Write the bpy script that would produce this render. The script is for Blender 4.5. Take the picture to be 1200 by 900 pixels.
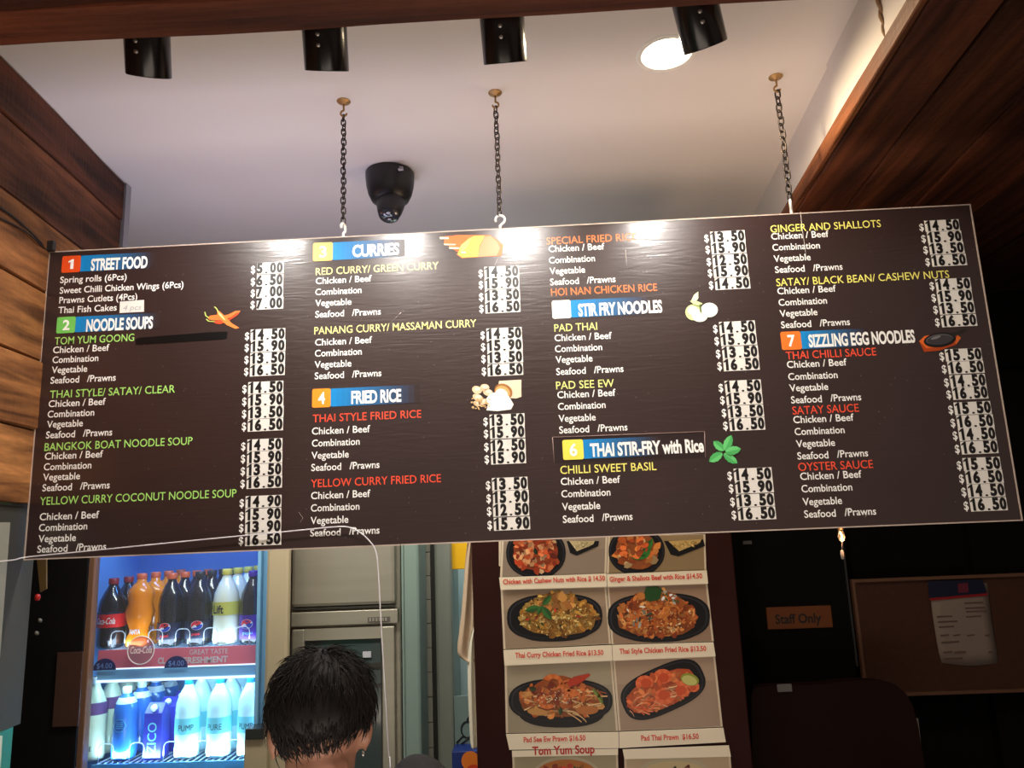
import bpy, bmesh, math, random
from mathutils import Vector, Matrix, noise as mnoise
random.seed(7)
R = math.radians
for o in list(bpy.data.objects): bpy.data.objects.remove(o)
scn = bpy.context.scene
col = scn.collection

# ---------------------------------------------------------------- camera
# origin = the camera (eye level of a raised phone); the floor is FLOOR below, Y runs into the shop
FLOOR, CEIL, SOF, BOARD_Y, POST_Y = -1.75, 1.19, 0.95, 1.90, 2.35
F_PX = 900.0
yaw, pitch, roll = R(-1.7315), R(11.164), R(-2.2777)
FW = Vector((math.sin(yaw)*math.cos(pitch), math.cos(yaw)*math.cos(pitch), math.sin(pitch)))
R0 = Vector((math.cos(yaw), -math.sin(yaw), 0)); U0 = R0.cross(FW)
RT = R0*math.cos(roll) + U0*math.sin(roll); UP = -R0*math.sin(roll) + U0*math.cos(roll)
cd = bpy.data.cameras.new('camera'); cam = bpy.data.objects.new('camera', cd); col.objects.link(cam)
cam.matrix_world = Matrix(((RT.x, UP.x, -FW.x, 0), (RT.y, UP.y, -FW.y, 0), (RT.z, UP.z, -FW.z, 0), (0, 0, 0, 1)))
cd.sensor_width = 36; cd.lens = F_PX/1200*36; cd.clip_start = .02
scn.camera = cam
# ---------------------------------------------------------------- world, exposure
scn.view_settings.view_transform = 'Standard'; scn.view_settings.look = 'None'
scn.view_settings.gamma = 1; scn.view_settings.use_curve_mapping = False
scn.view_settings.exposure = 0.07
w = bpy.data.worlds.new('world'); scn.world = w; w.use_nodes = True
w.node_tree.nodes['Background'].inputs[0].default_value = (1, .80, .66, 1)
w.node_tree.nodes['Background'].inputs[1].default_value = .17
# ---------------------------------------------------------------- large lights
def area(name, loc, rot, sx, sy, power, colr):
    l = bpy.data.lights.new(name, 'AREA'); l.shape = 'RECTANGLE'; l.size = sx; l.size_y = sy
    l.energy = power; l.color = colr
    o = bpy.data.objects.new(name, l); col.objects.link(o); o.location = loc; o.rotation_euler = rot
    return o
area('food_court_fill', (-.8, -2.0, 2.3), (R(-52)+R(90), 0, 0), 3.0, 1.5, 22, (1, .84, .68))  # added fill standing in for the ambient light in front, no fixture
area('kitchen_fill', (-.72, 2.15, .70), (R(27), 0, 0), 1.15, .15, 19, (1, .98, .86))  # stand-in for the kitchen lighting, hidden behind the board
area('kitchen_bounce_fill', (-.75, 2.25, .10), (R(180), 0, 0), .9, .4, 5.2, (.82, .76, 1))  # hidden fill added to imitate light bounced onto the ceiling
area('pale_wall_fill', (-.12, 2.95, .5), (R(55), 0, 0), .3, .1, 5, (.9, 1, 1))  # unseen light added to brighten the pale blue wall
area('warm_bounce_fill', (.42, 2.25, .15), (R(180), 0, 0), .6, .5, 5.5, (1, .70, .45))  # added warm fill behind the board, lifts the right of the ceiling
area('front_bounce_fill', (-.1, .75, -.9), (R(165), 0, 0), 1.8, .8, 14.5, (1, .84, .70))  # unseen fill from below, stands in for bounce off the counters

def ray(px, py): return FW + RT*((px-600)/F_PX) - UP*((py-450)/F_PX)
def at(px, py, Y):
    """point at depth Y behind photo pixel px, py (used to read real positions off the photograph)"""
    d = ray(px, py); return d*(Y/d.y)
def atz(px, py, Z):
    d = ray(px, py); return d*(Z/d.z)
def x_at(px, Y, Z):
    """X of the point at depth Y, height Z that stands in photo column px"""
    k = (px-600)/F_PX; a = RT - FW*k      # a.P = 0
    return -(a.y*Y + a.z*Z)/a.x

# ---------------------------------------------------------------- materials
MATS = {}
def nd(nt, t, **kw):
    n = nt.nodes.new(t)
    for k, v in kw.items(): setattr(n, k, v)
    return n
def mat(name, c, rough=.6, metal=0, noise=0, nscale=20, bump=0, spec=.5, coat=0, coatr=.05, emit=None, estr=0, alpha=1, stretch=(1,1,1), trans=0, sss=0):
    if name in MATS: return MATS[name]
    m = bpy.data.materials.new(name); m.use_nodes = True; nt = m.node_tree
    b = nt.nodes['Principled BSDF']; L = nt.links.new
    b.inputs['Roughness'].default_value = rough; b.inputs['Metallic'].default_value = metal
    b.inputs['Specular IOR Level'].default_value = spec
    b.inputs['Coat Weight'].default_value = coat; b.inputs['Coat Roughness'].default_value = coatr
    b.inputs['Base Color'].default_value = (*c, 1); b.inputs['Alpha'].default_value = alpha
    b.inputs['Transmission Weight'].default_value = trans
    if emit: b.inputs['Emission Color'].default_value = (*emit, 1); b.inputs['Emission Strength'].default_value = estr
    tc = nd(nt, 'ShaderNodeTexCoord'); mp = nd(nt, 'ShaderNodeMapping'); mp.inputs['Scale'].default_value = stretch
    nz = nd(nt, 'ShaderNodeTexNoise'); nz.inputs['Scale'].default_value = nscale; nz.inputs['Detail'].default_value = 4
    L(tc.outputs['Object'], mp.inputs[0]); L(mp.outputs[0], nz.inputs['Vector'])
    if noise:
        mx = nd(nt, 'ShaderNodeMix', data_type='RGBA'); 
        mx.inputs[6].default_value = (*[v*(1-noise) for v in c], 1); mx.inputs[7].default_value = (*[min(1, v*(1+noise)) for v in c], 1)
        L(nz.outputs['Fac'], mx.inputs[0]); L(mx.outputs[2], b.inputs['Base Color'])
    if bump:
        bp = nd(nt, 'ShaderNodeBump'); bp.inputs['Strength'].default_value = bump; bp.inputs['Distance'].default_value = .004
        L(nz.outputs['Fac'], bp.inputs['Height']); L(bp.outputs[0], b.inputs['Normal'])
    MATS[name] = m; return m
def emission(name, c, s):
    if name in MATS: return MATS[name]
    m = bpy.data.materials.new(name); m.use_nodes = True; nt = m.node_tree; nt.nodes.clear()
    e = nd(nt, 'ShaderNodeEmission'); o = nd(nt, 'ShaderNodeOutputMaterial')
    e.inputs[0].default_value = (*c, 1); e.inputs[1].default_value = s; nt.links.new(e.outputs[0], o.inputs[0])
    MATS[name] = m; return m
def clear(name, c, opacity, rough=.03, gloss=.5):
    """clear sheet or bottle plastic: see-through with a surface sheen"""
    if name in MATS: return MATS[name]
    m = bpy.data.materials.new(name); m.use_nodes = True; nt = m.node_tree; nt.nodes.clear(); L = nt.links.new
    t = nd(nt, 'ShaderNodeBsdfTransparent'); t.inputs[0].default_value = (*c, 1)
    p = nd(nt, 'ShaderNodeBsdfPrincipled'); p.inputs['Base Color'].default_value = (*c, 1); p.inputs['Roughness'].default_value = rough
    mx = nd(nt, 'ShaderNodeMixShader'); fr = nd(nt, 'ShaderNodeFresnel'); fr.inputs[0].default_value = 1.45
    ma = nd(nt, 'ShaderNodeMath', operation='MULTIPLY_ADD'); ma.inputs[1].default_value = gloss; ma.inputs[2].default_value = opacity
    o = nd(nt, 'ShaderNodeOutputMaterial')
    L(fr.outputs[0], ma.inputs[0]); L(ma.outputs[0], mx.inputs[0]); L(t.outputs[0], mx.inputs[1]); L(p.outputs[0], mx.inputs[2]); L(mx.outputs[0], o.inputs[0])
    MATS[name] = m; return m
def wood(name, dark, light, axis='Y', rough=.6, bump=.6, cracks=True):
    """sawn timber: grain runs along the given axis; the object's colour tints each plank"""
    if name in MATS: return MATS[name]
    m = bpy.data.materials.new(name); m.use_nodes = True; nt = m.node_tree; L = nt.links.new
    b = nt.nodes['Principled BSDF']; b.inputs['Roughness'].default_value = rough; b.inputs['Specular IOR Level'].default_value = .3
    tc = nd(nt, 'ShaderNodeTexCoord'); oi = nd(nt, 'ShaderNodeObjectInfo')
    add = nd(nt, 'ShaderNodeVectorMath', operation='ADD'); cb = nd(nt, 'ShaderNodeCombineXYZ'); mu = nd(nt, 'ShaderNodeMath', operation='MULTIPLY'); mu.inputs[1].default_value = 37
    L(oi.outputs['Random'], mu.inputs[0]); L(mu.outputs[0], cb.inputs[0]); L(mu.outputs[0], cb.inputs[2])
    L(tc.outputs['Object'], add.inputs[0]); L(cb.outputs[0], add.inputs[1])
    def nz(sc, al, det, dist=0):
        mp = nd(nt, 'ShaderNodeMapping'); s = [sc]*3; s['XYZ'.index(axis)] = al; mp.inputs['Scale'].default_value = s
        n = nd(nt, 'ShaderNodeTexNoise'); n.inputs['Scale'].default_value = 1; n.inputs['Detail'].default_value = det; n.inputs['Distortion'].default_value = dist
        L(add.outputs[0], mp.inputs[0]); L(mp.outputs[0], n.inputs['Vector']); return n
    g = nz(30, 1.5, 6, .45); big = nz(6, .8, 3, .3); fine = nz(160, 22, 3); saw = nz(9, 95, 2, .8)
    rp = nd(nt, 'ShaderNodeValToRGB'); rp.color_ramp.elements[0].position = .32; rp.color_ramp.elements[1].position = .72
    rp.color_ramp.elements[0].color = (*dark, 1); rp.color_ramp.elements[1].color = (*light, 1); L(g.outputs['Fac'], rp.inputs[0])
    r2 = nd(nt, 'ShaderNodeValToRGB'); r2.color_ramp.elements[0].position = .3; r2.color_ramp.elements[1].position = .7
    r2.color_ramp.elements[0].color = (.45, .42, .42, 1); r2.color_ramp.elements[1].color = (1.15, 1.1, 1.05, 1); L(big.outputs['Fac'], r2.inputs[0])
    m1 = nd(nt, 'ShaderNodeMix', data_type='RGBA', blend_type='MULTIPLY'); m1.inputs[0].default_value = 1
    L(rp.outputs[0], m1.inputs[6]); L(r2.outputs[0], m1.inputs[7])
    m2 = nd(nt, 'ShaderNodeMix', data_type='RGBA', blend_type='MULTIPLY'); m2.inputs[0].default_value = 1
    L(m1.outputs[2], m2.inputs[6]); L(oi.outputs['Color'], m2.inputs[7])
    m3 = nd(nt, 'ShaderNodeMix', data_type='RGBA', blend_type='OVERLAY'); m3.inputs[0].default_value = .35
    L(m2.outputs[2], m3.inputs[6]); L(fine.outputs['Fac'], m3.inputs[7]); L(m3.outputs[2], b.inputs['Base Color'])
    a1 = nd(nt, 'ShaderNodeMath', operation='MULTIPLY_ADD'); a1.inputs[1].default_value = .5; L(saw.outputs['Fac'], a1.inputs[0]); L(g.outputs['Fac'], a1.inputs[2])
    bp = nd(nt, 'ShaderNodeBump'); bp.inputs['Strength'].default_value = bump; bp.inputs['Distance'].default_value = .006
    L(a1.outputs[0], bp.inputs['Height']); L(bp.outputs[0], b.inputs['Normal'])
    MATS[name] = m; return m
def print_mat(name, rough=.45, spec=.4, coat=0):
    """flat print: the ink colour is stored per face"""
    if name in MATS: return MATS[name]
    m = bpy.data.materials.new(name); m.use_nodes = True; nt = m.node_tree
    b = nt.nodes['Principled BSDF']; b.inputs['Roughness'].default_value = rough; b.inputs['Specular IOR Level'].default_value = spec; b.inputs['Coat Weight'].default_value = coat
    v = nd(nt, 'ShaderNodeVertexColor'); v.layer_name = 'ink'; nt.links.new(v.outputs[0], b.inputs['Base Color'])
    MATS[name] = m; return m
def board_mat():
    m = bpy.data.materials.new('laminated_board'); m.use_nodes = True; nt = m.node_tree; L = nt.links.new
    b = nt.nodes['Principled BSDF']
    tc = nd(nt, 'ShaderNodeTexCoord')
    # dark brown print with dust specks, worn dull patches and a streaky laminate
    sp = nd(nt, 'ShaderNodeTexVoronoi'); sp.inputs['Scale'].default_value = 42; L(tc.outputs['Object'], sp.inputs['Vector'])
    sr = nd(nt, 'ShaderNodeValToRGB'); sr.color_ramp.elements[0].position = .03; sr.color_ramp.elements[1].position = .06
    sr.color_ramp.elements[0].color = (.16, .13, .12, 1); sr.color_ramp.elements[1].color = (0, 0, 0, 1); L(sp.outputs['Distance'], sr.inputs[0])
    n0 = nd(nt, 'ShaderNodeTexNoise'); n0.inputs['Scale'].default_value = 5; L(tc.outputs['Object'], n0.inputs['Vector'])
    mx = nd(nt, 'ShaderNodeMix', data_type='RGBA'); mx.inputs[6].default_value = (.026, .013, .0125, 1); mx.inputs[7].default_value = (.037, .0185, .0175, 1)
    L(n0.outputs['Fac'], mx.inputs[0])
    ad = nd(nt, 'ShaderNodeMix', data_type='RGBA', blend_type='ADD'); ad.inputs[0].default_value = 1; L(mx.outputs[2], ad.inputs[6]); L(sr.outputs[0], ad.inputs[7])
    L(ad.outputs[2], b.inputs['Base Color'])
    mp = nd(nt, 'ShaderNodeMapping'); mp.inputs['Scale'].default_value = (7, 1, 60); mp.inputs['Rotation'].default_value = (0, R(8), 0)
    st = nd(nt, 'ShaderNodeTexNoise'); st.inputs['Scale'].default_value = 1; st.inputs['Detail'].default_value = 5; st.inputs['Distortion'].default_value = 1.6
    L(tc.outputs['Object'], mp.inputs[0]); L(mp.outputs[0], st.inputs['Vector'])
    bp = nd(nt, 'ShaderNodeBump'); bp.inputs['Strength'].default_value = .4; bp.inputs['Distance'].default_value = .0012; L(st.outputs['Fac'], bp.inputs['Height'])
    L(bp.outputs[0], b.inputs['Coat Normal']); L(bp.outputs[0], b.inputs['Normal'])
    b.inputs['Roughness'].default_value = .34; b.inputs['Specular IOR Level'].default_value = .6
    b.inputs['Coat Weight'].default_value = .7; b.inputs['Coat Roughness'].default_value = .13
    return m

# ---------------------------------------------------------------- object helpers
def tag(o, label=None, cat=None, group=None, kind=None):
    for k, v in (('label', label), ('category', cat), ('group', group), ('kind', kind)):
        if v: o[k] = v
    return o
def thing(name, loc, label, cat, group=None):
    o = bpy.data.objects.new(name, None); o.empty_display_size = .05; o.location = loc; col.objects.link(o)
    return tag(o, label, cat, group)
def wloc(o):
    v = Vector((0, 0, 0))
    while o: v += o.location; o = o.parent
    return v
class MB:
    """collects shapes in world coordinates, then links them as one mesh object"""
    def __init__(s): s.v = []; s.f = []; s.c = []; s.sm = []
    def add(s, vs, fs, c=None, smooth=False):
        n = len(s.v); s.v += [tuple(v) for v in vs]
        for f in fs: s.f.append([i+n for i in f]); s.c.append(c); s.sm.append(smooth)
        return s
    def box(s, a, b, c=None, bev=0):
        x0, y0, z0 = [min(p, q) for p, q in zip(a, b)]; x1, y1, z1 = [max(p, q) for p, q in zip(a, b)]
        if bev and bev*2.01 < min(x1-x0, y1-y0, z1-z0):
            e = bev
            bm = bmesh.new(); bmesh.ops.create_cube(bm, size=1)
            for v in bm.verts: v.co = Vector(((x0+x1)/2+v.co.x*(x1-x0), (y0+y1)/2+v.co.y*(y1-y0), (z0+z1)/2+v.co.z*(z1-z0)))
            bmesh.ops.bevel(bm, geom=bm.edges[:], offset=e, segments=2, affect='EDGES', profile=.5)
            bm.verts.index_update(); s.add([v.co for v in bm.verts], [[v.index for v in f.verts] for f in bm.faces], c); bm.free(); return s
        return s.add([(x0,y0,z0),(x1,y0,z0),(x1,y1,z0),(x0,y1,z0),(x0,y0,z1),(x1,y0,z1),(x1,y1,z1),(x0,y1,z1)],
                     [(0,3,2,1),(4,5,6,7),(0,1,5,4),(1,2,6,5),(2,3,7,6),(3,0,4,7)], c)
    def slab(s, corners, t):
        """a panel from 4 corner points (world), thickness vector t"""
        t = Vector(t); a = [Vector(p) for p in corners]; b = [p+t for p in a]
        fs = [(0,1,2,3),(7,6,5,4),(0,4,5,1),(1,5,6,2),(2,6,7,3),(3,7,4,0)]
        nrm = (a[1]-a[0]).cross(a[2]-a[1])
        if nrm.dot(t) > 0: fs = [f[::-1] for f in fs]
        return s.add(a+b, fs)
    def tube(s, pts, r, n=8, smooth=True, caps=True):
        pts = [Vector(p) for p in pts]; vs = []; fs = []
        rr = r if isinstance(r, (list, tuple)) else [r]*len(pts)
        u = None
        for i, p in enumerate(pts):
            d = (pts[min(i+1, len(pts)-1)]-pts[max(i-1, 0)]).normalized()
            if u is None: u = d.orthogonal().normalized()
            u = (u - d*u.dot(d)).normalized(); w_ = d.cross(u)
            for k in range(n):
                a = 2*math.pi*k/n; vs.append(p+(u*math.cos(a)+w_*math.sin(a))*rr[i])
        for i in range(len(pts)-1):
            for k in range(n): fs.append((i*n+k, i*n+(k+1)%n, (i+1)*n+(k+1)%n, (i+1)*n+k))
        if caps: fs += [tuple(range(n))[::-1], tuple(range((len(pts)-1)*n, len(pts)*n))]
        return s.add(vs, fs, smooth=smooth)
    def lathe(s, prof, c=(0,0,0), n=24, M=None, smooth=True, sx=1, sy=1, caps=True):
        """profile of (radius, height) about the Z axis (or the axis of M)"""
        vs = []; fs = []; M = M or Matrix()
        for r, h in prof:
            for k in range(n):
                a = 2*math.pi*k/n; vs.append(M @ Vector((r*sx*math.cos(a), r*sy*math.sin(a), h)) + Vector(c))
        for i in range(len(prof)-1):
            for k in range(n): fs.append((i*n+k, i*n+(k+1)%n, (i+1)*n+(k+1)%n, (i+1)*n+k))
        if caps and prof[0][0] > 1e-6: fs.append(tuple(range(n))[::-1])
        if caps and prof[-1][0] > 1e-6: fs.append(tuple(range((len(prof)-1)*n, len(prof)*n)))
        return s.add(vs, fs, smooth=smooth)
    def build(s, name, m, parent=None, color=None):
        me = bpy.data.meshes.new(name); me.from_pydata(s.v, [], s.f)
        if any(s.sm): me.polygons.foreach_set('use_smooth', s.sm)
        if any(c is not None for c in s.c):
            at_ = me.color_attributes.new('ink', 'FLOAT_COLOR', 'CORNER'); li = 0; buf = []
            for p, c in zip(me.polygons, s.c):
                c = c or (1, 1, 1); buf += [c[0], c[1], c[2], 1]*p.loop_total
            at_.data.foreach_set('color', buf)
        me.materials.append(m)
        o = bpy.data.objects.new(name, me); col.objects.link(o)
        if parent:
            me.transform(Matrix.Translation(-wloc(parent))); o.parent = parent
        if color: o.color = (*color, 1)
        me.update(); return o
def copy_tree(o, parent=None):
    c = o.copy(); col.objects.link(c)
    if parent: c.parent = parent
    for ch in [x for x in bpy.data.objects if x.parent == o]: copy_tree(ch, c)
    return c
def struct(o): o['kind'] = 'structure'; return o
def S(c):  # photo (sRGB 0-255) -> linear ink colour
    return tuple(((v/255)/12.92 if v/255 <= .04045 else ((v/255+.055)/1.055)**2.4) for v in c)

# flat shapes laid on a vertical sheet facing the customer: photo outline read at the sheet's own depth
def poly(mb, pts, Y, c=None, lay=0):
    vs = [at(px, py, Y) + Vector((0, -.0004*lay, 0)) for px, py in pts]
    a = sum(vs[i].x*vs[(i+1) % len(vs)].z - vs[(i+1) % len(vs)].x*vs[i].z for i in range(len(vs)))
    if a < 0: vs = vs[::-1]
    return mb.add(vs, [list(range(len(vs)))], c)
def oval(cx, cy, w, h, a=0, n=20, p=2.0, jit=0):
    out = []
    for k in range(n):
        t = 2*math.pi*k/n; c_, s_ = math.cos(t), math.sin(t)
        x = math.copysign(abs(c_)**(2/p), c_)*w/2; y = math.copysign(abs(s_)**(2/p), s_)*h/2
        j = 1+random.uniform(-jit, jit); x *= j; y *= j
        out.append((cx+x*math.cos(a)-y*math.sin(a), cy+x*math.sin(a)+y*math.cos(a)))
    return out

# ---------------------------------------------------------------- lettering
_tc = {}
def glyphs(s, off=0.0, space=1.0):
    key = (s, off, space)
    if key not in _tc:
        cu = bpy.data.curves.new('t', 'FONT'); cu.body = s; cu.offset = off; cu.resolution_u = 3; cu.space_character = space
        o = bpy.data.objects.new('t', cu); col.objects.link(o); bpy.context.view_layer.update()
        me = bpy.data.meshes.new_from_object(o.evaluated_get(bpy.context.evaluated_depsgraph_get()))
        vs = [v.co.copy() for v in me.vertices]; fs = [list(p.vertices) for p in me.polygons]
        bpy.data.objects.remove(o); bpy.data.curves.remove(cu); bpy.data.meshes.remove(me)
        _tc[key] = (vs, fs)
    return _tc[key]
CAPH = max(v.y for v in glyphs('H')[0])
def text(mb, s, x0, x1, z, cap, Y, off=0.0, shear=0, c=None, fn=None, space=1.0, fith=False):
    """lettering s between X = x0..x1, baseline height z, capital height cap, facing -Y"""
    vs, fs = glyphs(s, off, space); a = min(v.x for v in vs); b = max(v.x for v in vs)
    ch = (max(v.y for v in vs)) if fith else CAPH
    out = []
    for v in vs:
        u = (v.x-a)/(b-a)*(x1-x0); h = v.y/ch*cap
        p = Vector((x0+u+shear*h, Y, z+h)); out.append(fn(p) if fn else p)
    return mb.add(out, fs, c)
def text_px(mb, s, px0, py, px1, cap, Y, off=0.0, lay=1, **k):
    p = at(px0, py, Y); return text(mb, s, p.x, x_at(px1, Y, p.z), p.z, cap, Y-.0004*lay, off, **k)

# ================================================================ THE ROOM
WHITE = mat('painted_plaster', (.74, .69, .67), .75, noise=.03, nscale=3, bump=.05)
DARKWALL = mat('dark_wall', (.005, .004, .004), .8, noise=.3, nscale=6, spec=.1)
TIMBER = wood('rough_timber', (.045, .018, .009), (.24, .115, .055), 'Y')
TIMBER_X = wood('beam_timber', (.07, .024, .013), (.22, .09, .045), 'X', bump=.5)
BLACK = mat('black_metal', (.012, .012, .013), .35, coat=.4)
struct(MB().box((-3, -2.2, FLOOR-.05), (3.2, 4.4, FLOOR)).build('floor', mat('floor_tile', (.16, .13, .11), .4, noise=.2)))
c = MB()   # ceiling slab with a round opening for the downlight
DL = atz(781, 63, CEIL); DR = .066
ring = [(DL.x+DR*math.cos(2*math.pi*k/32), DL.y+DR*math.sin(2*math.pi*k/32)) for k in range(32)]
sq = []
for k in range(32):
    a = 2*math.pi*k/32; ca, sa = math.cos(a), math.sin(a); m_ = max(abs(ca), abs(sa)); sq.append((DL.x+.3*ca/m_, DL.y+.3*sa/m_))
vs = [(x, y, CEIL) for x, y in ring]+[(x, y, CEIL) for x, y in sq]
c.add(vs, [(k, k+32, (k+1) % 32+32, (k+1) % 32) for k in range(32)])
x0, x1, y0, y1 = DL.x-.3, DL.x+.3, DL.y-.3, DL.y+.3
for a in (((-2.6, 1.2), (x0, 3.6)), ((x1, 1.2), (2.6, 3.6)), ((x0, 1.2), (x1, y0)), ((x0, y1), (x1, 3.6))):
    (ax, ay), (bx, by) = a; c.add([(ax, ay, CEIL), (ax, by, CEIL), (bx, by, CEIL), (bx, ay, CEIL)], [(0, 1, 2, 3)])
for a, b in (((-2.6, 1.2, CEIL+.15), (2.6, 3.6, CEIL+.2)),): c.box(a, b)
struct(c.build('ceiling', WHITE))
struct(MB().box((-2.6, 3.6, FLOOR), (.60, 3.66, CEIL+.2)).build('wall_back', mat('kitchen_wall', (.42, .40, .33), .6, noise=.05)))
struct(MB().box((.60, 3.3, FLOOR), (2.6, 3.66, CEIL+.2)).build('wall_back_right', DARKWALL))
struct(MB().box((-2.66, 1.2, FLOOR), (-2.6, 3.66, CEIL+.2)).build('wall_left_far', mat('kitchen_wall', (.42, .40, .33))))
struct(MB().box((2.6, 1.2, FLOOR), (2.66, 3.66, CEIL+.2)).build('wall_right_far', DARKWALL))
# white return wall above the timber soffit, with a small step where it meets the deeper part
wr = MB(); wx = lambda y, o_: .768+.0656*(y-1.286)+o_
for ya, yb, o_ in ((1.2, 1.86, .003), (1.86, 3.6, .010)):
    wr.slab([(wx(ya, o_), ya, SOF+.045), (wx(yb, o_), yb, SOF+.045), (wx(yb, o_), yb, CEIL), (wx(ya, o_), ya, CEIL)], (.05, 0, 0))
struct(wr.build('wall_right_return', WHITE))

# ---- left timber wall: six courses of sawn planks, running into the shop
def lw(y): return -1.254-.0896*(y-1.618)
def lw_hit(px, py):
    d = ray(px, py)      # X = A + B*Y plane
    A = -1.254+.0896*1.618; t = A/(d.x+.0896*d.y); return d*t
seam = [CEIL] + [lw_hit(0, y).z for y in (128, 218, 312, 404, 494)] + [lw_hit(0, 588).z]
root = struct(thing('wall_left', (lw(1.4), 1.4, 0), None, None))
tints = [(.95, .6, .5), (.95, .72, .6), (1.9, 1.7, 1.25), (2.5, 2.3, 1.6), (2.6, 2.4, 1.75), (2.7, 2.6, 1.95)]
MB().slab([(lw(.3)-.032, .3, seam[-1]), (lw(2.3)-.032, 2.3, seam[-1]), (lw(2.3)-.032, 2.3, CEIL), (lw(.3)-.032, .3, CEIL)], (-.05, 0, 0)).build('backing', mat('gap_shadow_board', (.01, .006, .005)), root)
def plank(name, P, Q, wv, tv, parent, m, color, n=14, jit=.0022, gap=.002):
    """plank from P to Q; width vector wv, thickness vector tv (towards the viewer), slightly wavy edges"""
    P, Q, wv, tv = map(Vector, (P, Q, wv, tv)); vs = []; wn = wv.normalized(); sd = random.random()*50
    for i in range(n+1):
        p = P.lerp(Q, i/n); a = mnoise.noise((sd, i*.6, 0))*jit; b = mnoise.noise((sd+9, i*.6, 0))*jit
        k = 1+.25*mnoise.noise((sd, i*.4, 3))
        lo = p+wn*(gap+a); hi = p+wv-wn*(gap+b); e = wn*.003
        vs += [lo, lo+tv*.8*k+wn*.0, lo+tv*k+e, hi+tv*k-e, hi+tv*.8*k, hi]
    fs = []
    for i in range(n):
        for k in range(6): fs.append((i*6+k, i*6+(k+1) % 6, (i+1)*6+(k+1) % 6, (i+1)*6+k))
    fs += [(0, 1, 2, 3, 4, 5), tuple(n*6+k for k in (5, 4, 3, 2, 1, 0))]
    # orient outward
    a, b, cc = (Vector(vs[j]) for j in fs[2][:3])
    if (b-a).cross(cc-b).dot(tv) < 0: fs = [f[::-1] for f in fs]
    return MB().add(vs, fs).build(name, m, parent, color)
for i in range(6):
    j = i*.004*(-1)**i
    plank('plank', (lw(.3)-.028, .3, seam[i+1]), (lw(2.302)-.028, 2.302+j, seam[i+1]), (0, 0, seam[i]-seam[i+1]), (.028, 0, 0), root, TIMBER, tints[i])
# aluminium end trim of the timber wall
e0 = lw(2.33)
struct(MB().box((e0-.045, 2.305, .3), (e0+.006, 2.335, CEIL-.004)).build('trim_1', mat('grey_trim', (.30, .30, .33), .5, noise=.05)))

# ---- right timber soffit (boards overhead, running into the shop)
root = struct(thing('ceiling_timber_soffit', (.8, 1.25, SOF), None, None))
MB().box((.93, 1.25, SOF+.031), (2.5, 3.3, SOF+.05)).build('backing', MATS['gap_shadow_board'], root)
edges = [(.770, .830), (.923, .977), (1.125, 1.193), (1.384, 1.405), (1.66, 1.70), (1.92, 1.97), (2.2, 2.25), (2.5, 2.55)]
tn = [(.60, .36, .28), (.42, .26, .20), (.48, .27, .2), (.26, .16, .12), (.2, .12, .09), (.15, .09, .07), (.12, .07, .06)]  # darker plank by plank: light fading from the left is put into the tints
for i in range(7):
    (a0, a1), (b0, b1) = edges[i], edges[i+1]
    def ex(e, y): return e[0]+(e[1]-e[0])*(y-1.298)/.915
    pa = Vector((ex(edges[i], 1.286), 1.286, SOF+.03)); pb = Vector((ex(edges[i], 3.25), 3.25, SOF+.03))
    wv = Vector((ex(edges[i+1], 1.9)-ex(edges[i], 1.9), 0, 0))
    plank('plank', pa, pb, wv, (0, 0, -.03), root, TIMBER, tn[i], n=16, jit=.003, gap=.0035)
plank('edge_board', (.768, 1.286, SOF+.002), (.768+.0656*1.96, 3.25, SOF+.002), (0, 0, .05), (-.014, 0, 0), root, TIMBER, (1.5, 1.1, .8), n=16)  # lit rim of the soffit is put into this lighter tint

# ---- front header beam overhead
root = struct(thing('trim_2', (0, 1.22, SOF), None, None))
bA = atz(0, 13, SOF).y; bB = atz(0, 55, SOF).y
plank('beam_soffit', (-1.35, bB+.001, SOF+.03), (2.4, bB+.016, SOF+.03), (0, -(bB-bA), 0), (0, 0, -.03), root, TIMBER_X, (.95, .68, .6), n=24, gap=.0005)
plank('beam_face', (-1.35, bA+.012, SOF+.004), (2.4, bA+.024, SOF+.004), (0, 0, .22), (0, -.03, 0), root, TIMBER_X, (.6, .42, .36), n=24, gap=.001)
plank('beam_back', (-1.35, bB-.02, SOF+.032), (2.4, bB-.006, SOF+.032), (0, 0, .2), (0, .018, 0), root, TIMBER_X, (.6, .42, .36), n=24)

# ================================================================ DOWNLIGHT, SPOTLIGHTS, CAMERA
t = thing('recessed_downlight', (DL.x, DL.y, CEIL), 'round recessed downlight glowing in the white ceiling behind the rightmost spotlight', 'ceiling light')
WP = mat('white_lamp_enamel', (.85, .83, .78), .35)
MB().lathe([(DR-.002, .0), (DR+.006, -.0035), (DR+.011, -.002), (DR+.012, .0)], (DL.x, DL.y, CEIL), 40, caps=False).build('rim', WP, t)
MB().lathe([(DR-.002, -.002), (DR-.004, .02), (DR-.016, .055), (DR-.018, .06)], (DL.x, DL.y, CEIL), 40, caps=False).build('reflector', WP, t)
MB().lathe([(0, .058), (.03, .056), (DR-.014, .058)], (DL.x, DL.y, CEIL), 40).build('lamp_disc', emission('downlight_glow', (1, .86, .66), 14), t)
l = bpy.data.lights.new('downlight', 'SPOT'); l.energy = 26; l.spot_size = R(172); l.spot_blend = .5; l.shadow_soft_size = .03; l.color = (1, .78, .5)
o = bpy.data.objects.new('downlight_lamp', l); col.objects.link(o); o.location = (DL.x, DL.y, CEIL-.006)
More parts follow.
